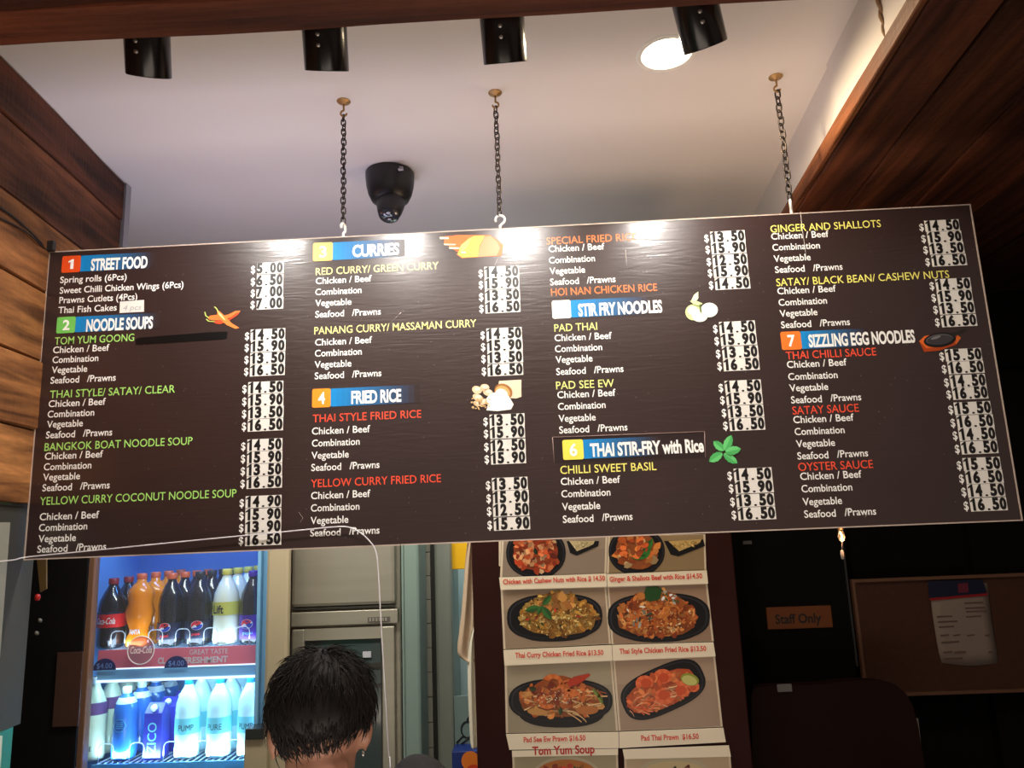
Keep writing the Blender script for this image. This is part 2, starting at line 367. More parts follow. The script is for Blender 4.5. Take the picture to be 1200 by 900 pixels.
# track with four glossy black cylinder spotlights aimed at the board
GB = mat('gloss_black', (.008, .006, .006), .22, spec=.4)
SCREW = mat('screw_steel', (.45, .42, .40), .35, metal=.9)
tr = tag(MB().box((-.95, 1.345, CEIL-.03), (.62, 1.38, CEIL-.0005), bev=.003).build('lighting_track', BLACK), 'black lighting track on the ceiling behind the front beam', 'lighting track')
tips = [(182, 92, 1.452), (391, 86, 1.434), (598, 77, 1.434), (821, 59, 1.442)]
dirs = [(-.19, .56, -.81), (-.08, .56, -.83), (.03, .555, -.83), (.30, .56, -.83)]
spl = ['leftmost black cylinder spotlight below the front beam, above the street food list', 'second black cylinder spotlight from the left below the front beam',
       'third black cylinder spotlight from the left, nearest the middle chain', 'rightmost black cylinder spotlight, tilted sideways in front of the glowing downlight']
for i in range(4):
    px, py, Y = tips[i]; tip = at(px, py-4, Y)+Vector(((-.014, -.014, -.010, .010)[i], 0, 0)); d = Vector(dirs[i]).normalized()
    M = (-d).to_track_quat('Z', 'Y').to_matrix().to_4x4()
    t = thing('spotlight', (tip.x, tip.y, tip.z), spl[i], 'spotlight', 'cylinder spotlights on the track')
    r = .0455
    MB().lathe([(r-.003, .022), (r-.003, 0), (r-.001, -.001), (r, .001), (r, .165), (r-.004, .172), (.012, .176), (0, .176)], tip, 40, M, caps=False).build('housing', GB, t)
    MB().lathe([(0, .024), (.02, .022), (r-.0035, .02)], tip, 28, M).build('lamp_face', emission('spot_glow', (1, .97, .92), 60), t)
    sc = MB()
    for hh in (.048, .068):
        q = M @ Vector((0, 0, hh)); side = (Vector((0, -.83, -.56))).normalized(); side = (side-d*side.dot(d)).normalized()
        q = tip+q+side*(r-.001)+Vector((-.004, 0, 0)); Ms = side.to_track_quat('Z', 'Y').to_matrix().to_4x4()
        MB().lathe([(.0045, 0), (.0045, .002), (.003, .003), (0, .003)], q, 12, Ms).build('screw', SCREW, t)
    top = tip+(M @ Vector((0, 0, .14)))
    MB().tube([(top.x+.0, top.y-.0, top.z), (top.x, min(top.y, 1.362), CEIL-.05), (top.x, 1.362, CEIL-.03)], .008, 8).build('stem', BLACK, t)
    l = bpy.data.lights.new('spot', 'SPOT'); l.energy = 17; l.spot_size = R(115); l.spot_blend = .9; l.shadow_soft_size = .035; l.color = (1, .93, .86)
    o = bpy.data.objects.new('spot_lamp', l); col.objects.link(o); o.location = tip+d*.004; o.rotation_euler = d.to_track_quat('-Z', 'Y').to_euler()
# dome camera
dc = atz(457, 203, CEIL); 
t = thing('security_camera', (dc.x, dc.y, CEIL), 'black dome security camera on the white ceiling between the left and middle chains', 'security camera')
MC = mat('matte_black_plastic', (.013, .013, .016), .38, noise=.1)
MB().lathe([(.076, 0), (.080, -.004), (.080, -.016), (.079, -.030), (.077, -.050), (.071, -.075), (.060, -.098), (.035, -.110), (0, -.112)], (dc.x, dc.y, CEIL), 40).build('base', MC, t)
look = (Vector((.012, -.50, -.86))).normalized(); Mq = (-look).to_track_quat('Z', 'Y').to_matrix().to_4x4(); bc = Vector((dc.x+.004, dc.y-.012, CEIL-.108))
eye = MB().lathe([(0, -.072), (.030, -.072), (.034, -.068), (.040, -.045), (.046, -.01), (.044, .02), (.03, .04), (0, .046)], bc, 36, Mq).build('camera_ball', MC, t)
tipc = bc+look*.0725
MB().lathe([(0, -.0016), (.028, -.0016), (.029, 0)], tipc, 30, Mq).build('lens_window', mat('dark_glass', (.03, .035, .05), .08, coat=1), eye)
for s, rr in ((-1, .009), (1, .011)):
    q = tipc+Mq.to_3x3() @ Vector((0, s*.012, -.0018)); MB().lathe([(0, -.002), (rr*.5, -.003), (rr, -.001), (rr, 0)], q, 18, Mq).build('lens', mat('lens_black', (.004, .004, .006), .05, coat=1), eye)
a = at(470, 196, dc.y-.080); lg = MB()
for dx, dz, ww in ((0, 0, .012), (-.002, -.006, .016)): lg.box((a.x+dx-ww/2, a.y-.004, a.z+dz-.0012), (a.x+dx+ww/2, a.y+.01, a.z+dz+.0012))
lg.build('marking', mat('pale_marking', (.5, .5, .55)), t)

# ================================================================ THE MENU BOARD
BX0, BX1, BZ0, BZ1 = -1.2819, 1.1444, -.0126, .7932
board = thing('menu_board', ((BX0+BX1)/2, BOARD_Y, BZ0), 'wide dark brown menu board hanging from three chains, with white price stickers', 'menu board')
BM = board_mat()
MB().box((BX0+.003, BOARD_Y, BZ0+.003), (BX1-.003, BOARD_Y+.012, BZ1-.003)).build('panel', BM, board)
ET = mat('board_edge', (.50, .40, .34), .45, noise=.2, nscale=30)
for nm, a, b in (('edge_strip', (BX0, BZ0), (BX0+.0035, BZ1)), ('edge_strip', (BX1-.0035, BZ0), (BX1, BZ1)), ('edge_strip', (BX0+.0035, BZ1-.003), (BX1-.0035, BZ1)), ('edge_strip', (BX0+.0035, BZ0), (BX1-.0035, BZ0+.003))):
    MB().box((a[0], BOARD_Y-.001, a[1]), (b[0], BOARD_Y+.013, b[1])).build(nm, ET, board)
INK_W = mat('white_ink', (.92, .91, .88), .4)
inks = {'g': mat('green_ink', S((172, 232, 120)), .4), 'y': mat('yellow_ink', S((246, 238, 120)), .4), 'o': mat('orange_ink', S((244, 122, 58)), .4), 'r': mat('red_ink', S((240, 82, 56)), .4),
        'l': mat('lime_ink', S((226, 236, 140)), .4), 'p': mat('pale_yellow_ink', S((245, 235, 150)), .4)}
BF = BOARD_Y
I4 = ('Chicken / Beef', 'Combination', 'Vegetable', 'Seafood   /Prawns')
def item(s, x0, y, x1, cap=.0172):
    if '   ' in s:
        w_ = lambda q: max(v.x for v in glyphs(q, .012)[0])
        p_, q_ = s.split('   '); k = w_(p_)/w_(s); j = (w_(s)-w_(q_))/w_(s); item(p_, x0, y, x0+(x1-x0)*k, cap); item(q_, x0+(x1-x0)*j, y-(x1-x0)*j*.05, x1, cap); return
    m = MB(); text_px(m, s, x0, y, x1, cap, BF, .012, 1); m.build('menu_line', INK_W, board)
def title(s, x0, y, x1, k, cap=.0195):
    m = MB(); text_px(m, s, x0, y, x1, cap, BF, .004, 1); m.build('menu_heading', inks[k], board)
item('Spring rolls (6Pcs)', 70.4, 331.8, 148.4); item('Sweet Chilli Chicken Wings (6Pcs)', 69.9, 344.2, 215)
item('Prawns Cutlets (4Pcs)', 69.3, 355.6, 160.8); item('Thai Fish Cakes', 68.2, 367.2, 136.7)
D = [  # title, rows of the four standard lines: (x0, y, x1)
 (('TOM YUM GOONG', 63.9, 404, 157.2, 'g'), ((62, 414, 128), (61.4, 425.6, 115.2), (60.5, 437.5, 102.2), (59.1, 449.7, 135.6))),
 (('THAI STYLE/ SATAY/ CLEAR', 58.3, 466.7, 205, 'g'), ((56.8, 477.2, 123.7), (55.7, 489.4, 110.4), (54.9, 501.3, 97), (53.7, 513.8, 131.4))),
 (('BANGKOK BOAT NOODLE SOUP', 52, 528.5, 225.4, 'g'), ((52.3, 538.7, 120.6), (51.2, 551.2, 107), (50.3, 563.3, 93.7), (49.5, 575.8, 128.5))),
 (('YELLOW CURRY COCONUT NOODLE SOUP', 46.6, 592, 277, 'g'), ((46.4, 609.8, 116), (45.5, 622.6, 102.2), (44.9, 635.6, 88.9), (43.5, 647.8, 124.3))),
 (('RED CURRY/ GREEN CURRY', 370, 322.5, 514, 'p'), ((370, 333, 435.5), (369.5, 346, 423.8), (369.5, 359, 411.8), (369.5, 372.3, 446.3))),
 (('PANANG CURRY/ MASSAMAN CURRY', 368.3, 392, 558.3, 'p'), ((369.3, 405, 436), (369, 418, 424), (368.8, 431.3, 411.8), (368.8, 444.5, 447))),
 (('THAI STYLE FRIED RICE', 366.5, 495, 493.8, 'r'), ((365.5, 509.3, 433.8), (365.5, 523.5, 421.5), (365, 537.8, 408.8), (364.8, 552, 444.8))),
 (('YELLOW CURRY FRIED RICE', 364.3, 571.3, 516.8, 'r'), ((364.5, 585, 434), (364.3, 599.5, 421.3), (364, 614.3, 408.3), (363.5, 628.8, 444.8))),
 (('SPECIAL FRIED RICE', 640.5, 286.8, 746, 'o'), ((643, 295.5, 708.5), (643.5, 308.8, 697.3), (644.3, 321.5, 685.8), (644.8, 334.3, 721.5))),
 (('HOI NAN CHICKEN RICE', 646, 346.8, 770.3, 'o'), ()),
 (('PAD THAI', 649.8, 388.8, 700, 'l'), ((650, 400, 717), (650.5, 412.8, 705.8), (651.3, 425.5, 694.5), (652, 439.5, 730.8))),
 (('PAD SEE EW', 651.8, 456.3, 719.8, 'l'), ((653.3, 466.8, 721.5), (654, 480.5, 709.8), (654.8, 494.5, 698.3), (655.5, 508, 735.5))),
 (('CHILLI SWEET BASIL', 656.8, 555.5, 769.5, 'y'), ((657.3, 568.5, 727), (658, 583, 715.5), (658.8, 598, 703.5), (659.8, 612.8, 741.5))),
 (('GINGER AND SHALLOTS', 903.2, 272.6, 1032.6, 'y'), ((904, 280.9, 971.4), (905.5, 293.8, 961), (907, 307, 950.2), (908.6, 319.9, 987.6))),
 (('SATAY/ BLACK BEAN/ CASHEW NUTS', 910.1, 335.4, 1112.7, 'y'), ((911.2, 345, 979.9), (912.7, 358.4, 969.3), (914, 371.3, 958.2), (915.6, 384.7, 996.2))),
 (('THAI CHILLI SAUCE', 921.5, 421.2, 1027.2, 'r'), ((922.5, 431.3, 992.5), (924, 445.5, 981.8), (925.5, 458.8, 970.8), (927.3, 472.8, 1009.5))),
 (('SATAY SAUCE', 929, 485.8, 1006.8, 'r'), ((930, 496, 1000.8), (931.5, 510, 990), (933.3, 524.3, 978.8), (934.8, 538.5, 1017.5))),
 (('OYSTER SAUCE', 935.8, 552, 1023.5, 'r'), ((938, 562.5, 1010), (939.5, 577, 999), (941, 592.3, 987), (942.8, 606.8, 1027))),
]
for (s, x0, y, x1, k), rows in D:
    title(s, x0, y, x1, k)
    for nm, (a, b, c_) in zip(I4, rows): item(nm, a, b, c_)
# price stickers
STK = mat('white_sticker', (.80, .77, .72), .5); DIG = mat('black_ink', (.008, .006, .007), .4)
A4 = '14.50 15.90 13.50 16.50'; R4 = '13.50 15.90 12.50 15.90'; Z4 = '15.50 16.50 14.50 16.50'
P = [ # x0, x1 (first row), x0, x1 (last row), baselines, prices
 (300.5, 331.7, 300.0, 331.2, (321, 335.2, 348.8, 362.4), '5.00 6.50 7.00 7.00'),
 (293.5, 334, 292.6, 333.5, (399, 412.5, 426.7, 440.6), A4), (290.6, 331.7, 290, 331.5, (461.3, 476, 490.5, 505.3), A4),
 (289.2, 330.3, 288.4, 330, (528.5, 543, 557.7, 572.4), A4), (287.5, 329.6, 286.6, 329, (595, 610, 624.3, 639.3), '14.90 15.90 13.90 16.50'),
 (567.5, 608, 568.5, 609.5, (325.5, 338.8, 353, 366.8), A4), (570, 611.5, 571.5, 613, (398, 411.8, 425.8, 440.5), A4),
 (573.5, 614.5, 575, 616, (499.5, 513.8, 529.3, 543.8), R4), (576.5, 618.3, 578.5, 621, (574.5, 590, 605, 621.3), R4),
 (832.5, 873, 838, 878.8, (284.3, 297.5, 311.8, 325, 339.3), R4+' 14.50'), (843, 885, 848, 890, (390.8, 405, 420, 434.5), A4),
 (849.5, 892, 855, 896.5, (460, 474.5, 489.5, 504.5), A4), (860, 904.5, 865, 909, (563.3, 578, 593.8, 609.3), A4),
 (1084.8, 1124.8, 1092, 1132.5, (271.3, 284.8, 298, 312), A4), (1097, 1137.7, 1103.5, 1144.7, (340.3, 354.3, 368.2, 383), A4),
 (1108.8, 1151, 1117, 1158, (423.2, 438, 453.8, 468), Z4), (1119.3, 1162, 1127, 1169.8, (485.8, 501.3, 516.3, 532), Z4),
 (1129.3, 1173, 1137.5, 1180.5, (551.3, 566.8, 582.5, 598.8), Z4)]
def digits(mb, s, X0, X1, z, cap, Y):
    n = len(s); cw = (X1-X0)/n
    for i, ch in enumerate(s):
        if ch == '1':
            cx = X0+cw*(i+.5); w1 = cw*.19; mb.add([(cx-w1+.001, Y, z), (cx+w1+.001, Y, z), (cx+w1+.001, Y, z+cap), (cx-w1*.2+.001, Y, z+cap), (cx-cw*.42, Y, z+cap*.80), (cx-cw*.42, Y, z+cap*.68), (cx-w1+.001, Y, z+cap*.76)], [(0, 1, 2, 3, 6), (3, 4, 5, 6)]); continue
        vs, fs = glyphs(ch, .045); a = min(v.x for v in vs); b = max(v.x for v in vs); g0 = min(v.y for v in vs); g1 = max(v.y for v in vs)
        wd = cw*{'.': .30, '1': .42}.get(ch, .86); cx = X0+cw*(i+.5); hh = cap*.16 if ch == '.' else cap
        for k, dx in enumerate((-.035, .035)): mb.add([(cx+cw*dx-wd/2+(v.x-a)/(b-a)*wd, Y-.0001*k, z+(v.y-g0)/(g1-g0)*hh) for v in vs], fs)
for x0, x1, x2, x3, bl, pr in P:
    pr = pr.split(); n = len(pr); zs = []
    for i in range(n):
        k = i/(n-1); pa = at(x0+(x2-x0)*k, bl[i], BF); zs.append((pa.x, x_at(x1+(x3-x1)*k, BF, pa.z), pa.z))
    for i in range(n):
        xa, xb, z = zs[i]; pitch_ = (zs[0][2]-zs[-1][2])/(n-1); cap = pitch_*.91; j = random.uniform(-.0008, .0008)
        st = MB().box((xa+.001+j, BF-.0008, z-pitch_*.05), (xb+.001+j, BF+.0002, z+pitch_*.92)).build('price_sticker', STK, board)
        m = MB(); digits(m, pr[i], xa, xb, z, cap, BF-.0012); m.build('price_digits', DIG, st)
        m = MB(); text(m, '$', xa-.0145, xa-.0035, z+cap*.10, cap*.66, BF-.0004, .018); m.build('dollar_sign', INK_W, board)
# section headers: numbered badge, fading blue bar, condensed lettering
PR = print_mat('board_print', .4)
H = [ # badge box (x0, y0, x1, y1), badge colour, number, bar end px, text, text px0, baseline, px1, lay
 ((72, 300.5, 94, 320), (238, 84, 30), '1', 181, 'STREET FOOD', 106.5, 317, 173), ((66, 372, 88, 391), (120, 205, 95), '2', 187, 'NOODLE SOUPS', 101, 388.4, 179.3),
 ((366.8, 285, 390, 306.5), (255, 205, 110), '3', 475, 'CURRIES', 413, 301, 468), ((365.8, 456, 387.5, 478), (250, 150, 40), '4', 492, 'FRIED RICE', 411.8, 473, 470.5),  # glare over the CURRIES badge is put into its pale colour
 ((647.5, 352.5, 669.5, 373.8), (250, 250, 240), '5', 765, 'STIR FRY NOODLES', 678, 370.5, 776.3), ((660, 515.8, 684.3, 539.2), (246, 226, 90), '6', 775, 'THAI STIR-FRY with Rice', 691.8, 535, 825),
 ((916.3, 389, 939.9, 410.5), (242, 122, 45), '7', 1020, 'SIZZLING EGG NOODLES', 948.1, 406.8, 1072.6)]
ov = [(647.5, 512.5), (825.5, 505.8), (826.5, 536), (649.5, 542.5)]
m = MB(); poly(m, ov, BF, None, 1); hs = m.build('header_overlay', mat('dark_overlay', (.028, .017, .017), .3), board)
fr = MB()
for i in (0, 1, 3): 
    a, b = ov[i], ov[(i+1) % 4]; fr.tube([at(*a, BF)+Vector((0, -.0012, 0)), at(*b, BF)+Vector((0, -.0012, 0))], .0009, 5)
fr.build('overlay_border', mat('overlay_edge', (.33, .22, .2)), hs)
for (bx0, by0, bx1, by1), bc_, num, bend, s, t0, tb, t1 in H:
    lay = 3 if num == '6' else 1
    p0 = at(bx0, by1, BF); ztop = at(bx0, by0, BF).z; xr = x_at(bx1, BF, p0.z); n = 16; xe = x_at(bend, BF, p0.z)
    m = MB(); Yb = BF-.0004*(lay+1)
    for k in range(n):   # blue bar fading into the board colour
        t_ = k/(n-1); f_ = (1-t_)**1.2; c_ = tuple(a*f_+b*(1-f_) for a, b in zip(S((20, 135, 205)), (.034, .02, .02)))
        xa = xr+(xe-xr)*k/n; xb = xr+(xe-xr)*(k+1)/n; m.add([(xa, Yb, p0.z+.001), (xb, Yb, p0.z+.001), (xb, Yb, ztop-.001), (xa, Yb, ztop-.001)], [(0, 1, 2, 3)], c_)
    m.build('header_bar', PR, board)
    cr = .005; pts = []
    for cx, cz, a0 in ((xr-cr, ztop-cr, 0), (p0.x+cr, ztop-cr, 90), (p0.x+cr, p0.z+cr, 180), (xr-cr, p0.z+cr, 270)):
        for q in range(5): a = R(a0+q*22.5); pts.append((cx+cr*math.cos(a), cz+cr*math.sin(a)))
    m = MB(); Yk = BF-.0004*(lay+2); m.add([(x, Yk, z) for x, z in pts], [list(range(len(pts)))], S(bc_))
    bd = m.build('number_badge', PR, board)
    nc = {'5': (235, 238, 225), '3': (255, 240, 205)}.get(num, (255, 255, 250)); cw = (xr-p0.x); hh = ztop-p0.z
    m = MB(); zz_, hc = p0.z+hh*.2, hh*.58
    if num == '1': xm = p0.x+cw*.55; w1 = cw*.085; m.add([(xm-w1, Yk-.0004, zz_), (xm+w1, Yk-.0004, zz_), (xm+w1, Yk-.0004, zz_+hc), (xm, Yk-.0004, zz_+hc), (xm-cw*.2, Yk-.0004, zz_+hc*.82), (xm-cw*.2, Yk-.0004, zz_+hc*.66), (xm-w1, Yk-.0004, zz_+hc*.74)], [(0, 1, 2, 3, 6), (3, 4, 5, 6)], S(nc))
    else: text(m, num, p0.x+cw*.33, xr-cw*.30, zz_, hc, Yk-.0004, .03, c=S(nc))
    m.build('badge_number', PR, bd)
    m = MB(); text_px(m, s, t0, tb, t1, .0305, BF, .036, lay+3, space=.97); m.build('header_lettering', INK_W, board)
# strip of black tape and the handwritten patch
m = MB(); a = at(159.5, 399.5, BF); b = at(266, 393, BF)
pts = [(a.x, a.z-.010), (a.x+.02, a.z-.0105), (b.x-.01, b.z-.010), (b.x, b.z-.008), (b.x+.001, b.z+.008), (b.x-.003, b.z+.010), (b.x-.04, b.z+.0105), (a.x+.01, a.z+.008), (a.x-.001, a.z+.004)]
m.add([(x, BF-.0012, z) for x, z in pts], [list(range(len(pts)))]); m.build('black_tape', mat('black_tape', (.003, .003, .003), .3), board)
m = MB(); poly(m, [(140.2, 366.8), (140.6, 353.5), (169, 351.5), (168.8, 365.4)], BF, None, 1); pt = m.build('paper_patch', STK, board)
m = MB(); text_px(m, '4 pcs', 144, 364, 165, .014, BF, 0, 3, shear=.25); m.build('handwriting', mat('faded_pen', (.42, .42, .44)), pt)
# printed food pictures
m = MB()   # chillies
poly(m, [(244, 372.5), (246, 370), (254, 369), (262, 370), (268, 368.5), (276, 364.5), (282, 364), (280, 367.5), (273, 371), (262, 375), (250, 375.5), (245, 374.5)], BF, S((238, 120, 55)), 2)
poly(m, [(251, 377), (257, 375.5), (268, 374), (277, 367), (281, 366), (279, 369), (268, 376.5), (258, 380), (252, 379)], BF, S((226, 74, 40)), 3)
poly(m, [(255, 364.5), (258, 365), (264, 371), (272, 379), (281, 384.5), (276, 385.5), (266, 381), (259, 375), (255, 369)], BF, S((245, 130, 62)), 4)
poly(m, [(256, 365.5), (260, 369), (265, 376), (262, 374), (257, 369)], BF, S((255, 226, 150)), 5)
for pts in ([(240.3, 366), (241.5, 370.5), (245, 373)], [(242, 374.5), (245, 377), (252, 377.5)], [(251.5, 360), (254, 362), (256, 366)]):
    for a, b in zip(pts, pts[1:]): poly(m, [(a[0]-.5, a[1]), (b[0]-.5, b[1]), (b[0]+.6, b[1]-.6), (a[0]+.6, a[1]-.6)], BF, S((200, 215, 110)), 5)
m.build('chilli_print', PR, board)
m = MB()   # salmon coloured fillet picture
poly(m, [(515, 278), (522, 277), (537, 275.5), (550, 275.5), (574, 275.5), (584, 282), (590, 287), (588, 300), (541, 302.5), (535, 298), (538, 296.5), (532, 292.5), (526, 291), (527, 288.5), (520, 286), (521, 281)], BF, S((240, 106, 38)), 2)
poly(m, [(538, 294), (541, 287), (549, 280), (556, 276.5), (568, 276.5), (562, 288), (560, 301), (542, 302), (536, 298)], BF, S((250, 176, 75)), 3)
poly(m, [(568, 277.5), (575, 277), (583, 284), (586, 291), (582, 300), (560, 301.5), (563, 288)], BF, S((245, 140, 95)), 4)
poly(m, [(541, 287), (552, 279), (549, 287), (543, 295), (538, 292)], BF, S((255, 215, 110)), 4)
for a in ((515, 278, 526, 280.5), (520, 286, 534, 287.5), (526, 290, 538, 292), (540, 295, 546, 297)): poly(m, [(a[0], a[1]), (a[2], a[1]+.3), (a[2], a[3]), (a[0]+1, a[3])], BF, S((255, 232, 190)), 5)
m.build('fillet_print', PR, board)
m = MB()   # mushrooms and a tipped bowl of rice
poly(m, [(585, 446.5), (611, 445), (611, 465), (605, 467), (588, 466), (583, 456)], BF, S((238, 214, 186)), 2)
poly(m, oval(590, 459, 22, 18, .5), BF, S((165, 110, 60)), 3); poly(m, oval(589, 460, 18, 15, .5), BF, S((225, 170, 105)), 4); poly(m, oval(588, 462, 15, 12, .5), BF, S((250, 244, 232)), 5)
poly(m, [(570, 467), (575, 461), (586, 459), (596, 464), (602, 474), (599, 480), (583, 482), (570, 481), (572, 474)], BF, S((252, 248, 238)), 6)
for cx, cy, w_, h_ in ((559, 457, 12, 9), (568, 454.5, 11, 9), (572, 460, 12, 8), (560, 466, 13, 8), (566, 471, 12, 7), (559, 473, 9, 6)):
    poly(m, oval(cx, cy, w_, h_, random.uniform(-.5, .5), 14), BF, S((238, 205, 165)), 3); poly(m, oval(cx+.6, cy-1, w_*.6, h_*.5, 0, 12), BF, S((250, 234, 210)), 4)
for _ in range(34):
    cx, cy = random.uniform(553, 575), random.uniform(467, 480); poly(m, oval(cx, cy, 3, 1.3, random.uniform(-1, 1), 7), BF, S((226, 186, 128)), 7)
m.build('rice_bowl_print', PR, board)
m = MB()   # pale lychee fruit with leaves
for cx, cy, w_, h_, c_ in ((813, 366, 20, 19, (205, 222, 150)), (812, 364, 13, 11, (235, 242, 200)), (820, 370, 19, 15, (238, 240, 215)), (831, 363.5, 20, 17, (244, 246, 226)), (830, 361, 12, 8, (253, 253, 245))):
    poly(m, oval(cx, cy, w_, h_), BF, S(c_), 2+len(m.f))
poly(m, [(810, 352), (813, 346), (818, 342), (818, 350), (814, 355)], BF, S((225, 238, 190)), 8)
poly(m, [(808, 353), (815, 352.5), (823, 356), (820, 358.5), (813, 357.5)], BF, S((205, 226, 160)), 8)
poly(m, [(819, 357), (821, 357), (822, 366), (820, 366)], BF, S((90, 105, 50)), 9)
m.build('fruit_print', PR, board)
m = MB()   # mint sprig: five leaves with a midrib
for bx, by, tx, ty, wd in ((846, 531, 831, 541, 10), (848, 528, 836, 517, 9), (849, 528, 857, 510, 10), (850, 530, 868, 526, 10), (848, 532, 864, 543, 9)):
    dx, dy = tx-bx, ty-by; L_ = math.hypot(dx, dy); nx, ny = -dy/L_, dx/L_; pts = []
    for k in range(0, 9): t_ = k/8; ww = wd/2*math.sin(math.pi*min(1, t_*.95+.05))**.7*(1+.06*(-1)**k); pts.append((bx+dx*t_+nx*ww, by+dy*t_+ny*ww))
    for k in range(8, -1, -1): t_ = k/8; ww = wd/2*math.sin(math.pi*min(1, t_*.95+.05))**.7*(1+.06*(-1)**k); pts.append((bx+dx*t_-nx*ww, by+dy*t_-ny*ww))
    ly = 2+len(m.f) % 7; poly(m, pts, BF, S((105, 205, 120)), ly)
    half = pts[:9]+[(bx+dx*.9, by+dy*.9), (bx, by)]; poly(m, half, BF, S((80, 178, 98)), ly+.5)
m.build('mint_print', PR, board)
m = MB()   # black sizzling plate on an orange wooden stand
poly(m, [(1077, 400), (1083, 394), (1100, 391), (1120, 391), (1126, 396), (1120, 404), (1100, 411), (1083, 412.5)], BF, S((222, 104, 42)), 2)
poly(m, [(1077, 400), (1083, 412.5), (1100, 411), (1120, 404), (1119, 401), (1100, 407.5), (1085, 408)], BF, S((172, 66, 24)), 3)
poly(m, oval(1101, 398.5, 38, 17, -.12, 28), BF, S((26, 24, 24)), 4); poly(m, oval(1100.5, 398, 32, 12.5, -.12, 28), BF, S((86, 82, 84)), 5); poly(m, oval(1101, 398.8, 30, 11, -.12, 28), BF, S((58, 55, 58)), 6)
poly(m, [(1113, 391), (1120, 389.5), (1131, 385.2), (1132, 387), (1122, 392), (1118, 396)], BF, S((40, 36, 36)), 7)
poly(m, oval(1096, 396, 12, 3, -.3), BF, S((120, 118, 120)), 7)
m.build('sizzling_plate_print', PR, board)
# scratches in the laminate
sc = MB()
for pts in ([(938, 248), (940, 268), (943, 288), (945, 303)], [(733, 293), (735, 318)], [(583, 303), (580, 311)], [(1014, 606), (1018, 600)], [(350, 600), (355, 607), (352, 612)], [(455, 380), (462, 374), (470, 366)]):
    sc.tube([at(*p, BF)+Vector((0, -.0002, 0)) for p in pts], .0007 if pts[0][0] == 938 else .0004, 4)
sc.build('scratches', mat('scratch_white', (.55, .5, .48)), board)

# ---- chains
CH = mat('dark_steel_chain', (.05, .04, .035), .35, metal=.8); BR = mat('brass_rose', (.45, .27, .11), .4, metal=.6, noise=.3); HK = mat('white_hook', (.85, .83, .80), .3)
def torus_link(a, b, r, n=14):
    pts = []
    for k in range(n):
        t_ = 2*math.pi*k/n; pts.append(Vector((a*math.cos(t_), 0, (b-a)*(1 if math.sin(t_) >= 0 else -1)*(abs(math.sin(t_)) > .01)+a*math.sin(t_))))
    m = MB(); vs = []; fs = []; q = 6
    for i, p in enumerate(pts):
        d = (pts[(i+1) % n]-pts[i-1]).normalized(); u = Vector((0, 1, 0)); w_ = d.cross(u)
        for k in range(q): t_ = 2*math.pi*k/q; vs.append(p+(u*math.cos(t_)+w_*math.sin(t_))*r)
    for i in range(n):
        for k in range(q): fs.append((i*q+k, i*q+(k+1) % q, ((i+1) % n)*q+(k+1) % q, ((i+1) % n)*q+k))
    m.add(vs, fs, smooth=True); return m
def chain(px, py, n, label, flip=1, small=1, hookdir=1, hrot=0):
    top = atz(px, py, CEIL); x, y = top.x, BOARD_Y+.006; zb = BZ1
    t = thing('hanging_chain', (x, y, CEIL), label, 'chain', 'chains holding up the menu board')
    MB().lathe([(0, -.009), (.006, -.008), (.008, -.004), (.018, -.0025), (.019, -.0005), (.019, 0)], (x, y, CEIL), 24).build('ceiling_rose', BR, t)
    hk = MB(); pts = [(x, y, CEIL-.006), (x, y, CEIL-.028)]
    for k in range(8): a = R(90-k*38); pts.append((x+flip*.0085*math.cos(a)-0, y, CEIL-.0365+.0085*math.sin(a)))
    hk.tube(pts, .0028, 7); hk.build('ceiling_hook', BR, t)
    z1 = CEIL-.043; z0 = zb+.040; stp = (z1-z0)/n; proto = torus_link(.0062*small, stp*.5+.0030, .0019*small)
    lm = None
    for i in range(n):
        zz = z1-stp*(i+.5)
        if lm is None: lo = proto.build('link', CH, None); lm = lo.data; lo.parent = t
        else: lo = bpy.data.objects.new('link', lm); col.objects.link(lo); lo.parent = t
        lo.location = (random.uniform(-.001, .001), 0, zz-CEIL); lo.rotation_euler = (0, random.uniform(-.05, .05), R(35 if i % 2 else -50)+random.uniform(-.2, .2))
    hb = MB(); c0 = Vector((x, y, z0-.014)); pts = []; rr = .0125
    for k in range(12): a = R(205-k*(300/11)) if hookdir > 0 else R(-25+k*(300/11)); pts.append(c0+Vector((rr*math.cos(a), 0, rr*math.sin(a))))
    pts += [Vector((x, y, c0.z-.024)), Vector((x, y, zb-.006))]; pts[-3] = Vector((x-.001*hookdir, y, c0.z-.0165))
    pts = [Vector((x+(p_.x-x)*math.cos(R(hrot)), y+(p_.x-x)*math.sin(R(hrot)), p_.z)) for p_ in pts]
    hb.tube(pts, .0036, 8); hb.build('board_hook', HK, t)
chain(402, 117, 22, 'left chain, hanging beside the dome camera above the curry section', -1, 1, 1, 78)
chain(580, 107, 20, 'middle chain ending in a clear white question-mark hook on the board top', 1)
chain(910, 88, 16, 'right chain, hanging beside the timber soffit on the right', -1, 1.15, -1, 70)

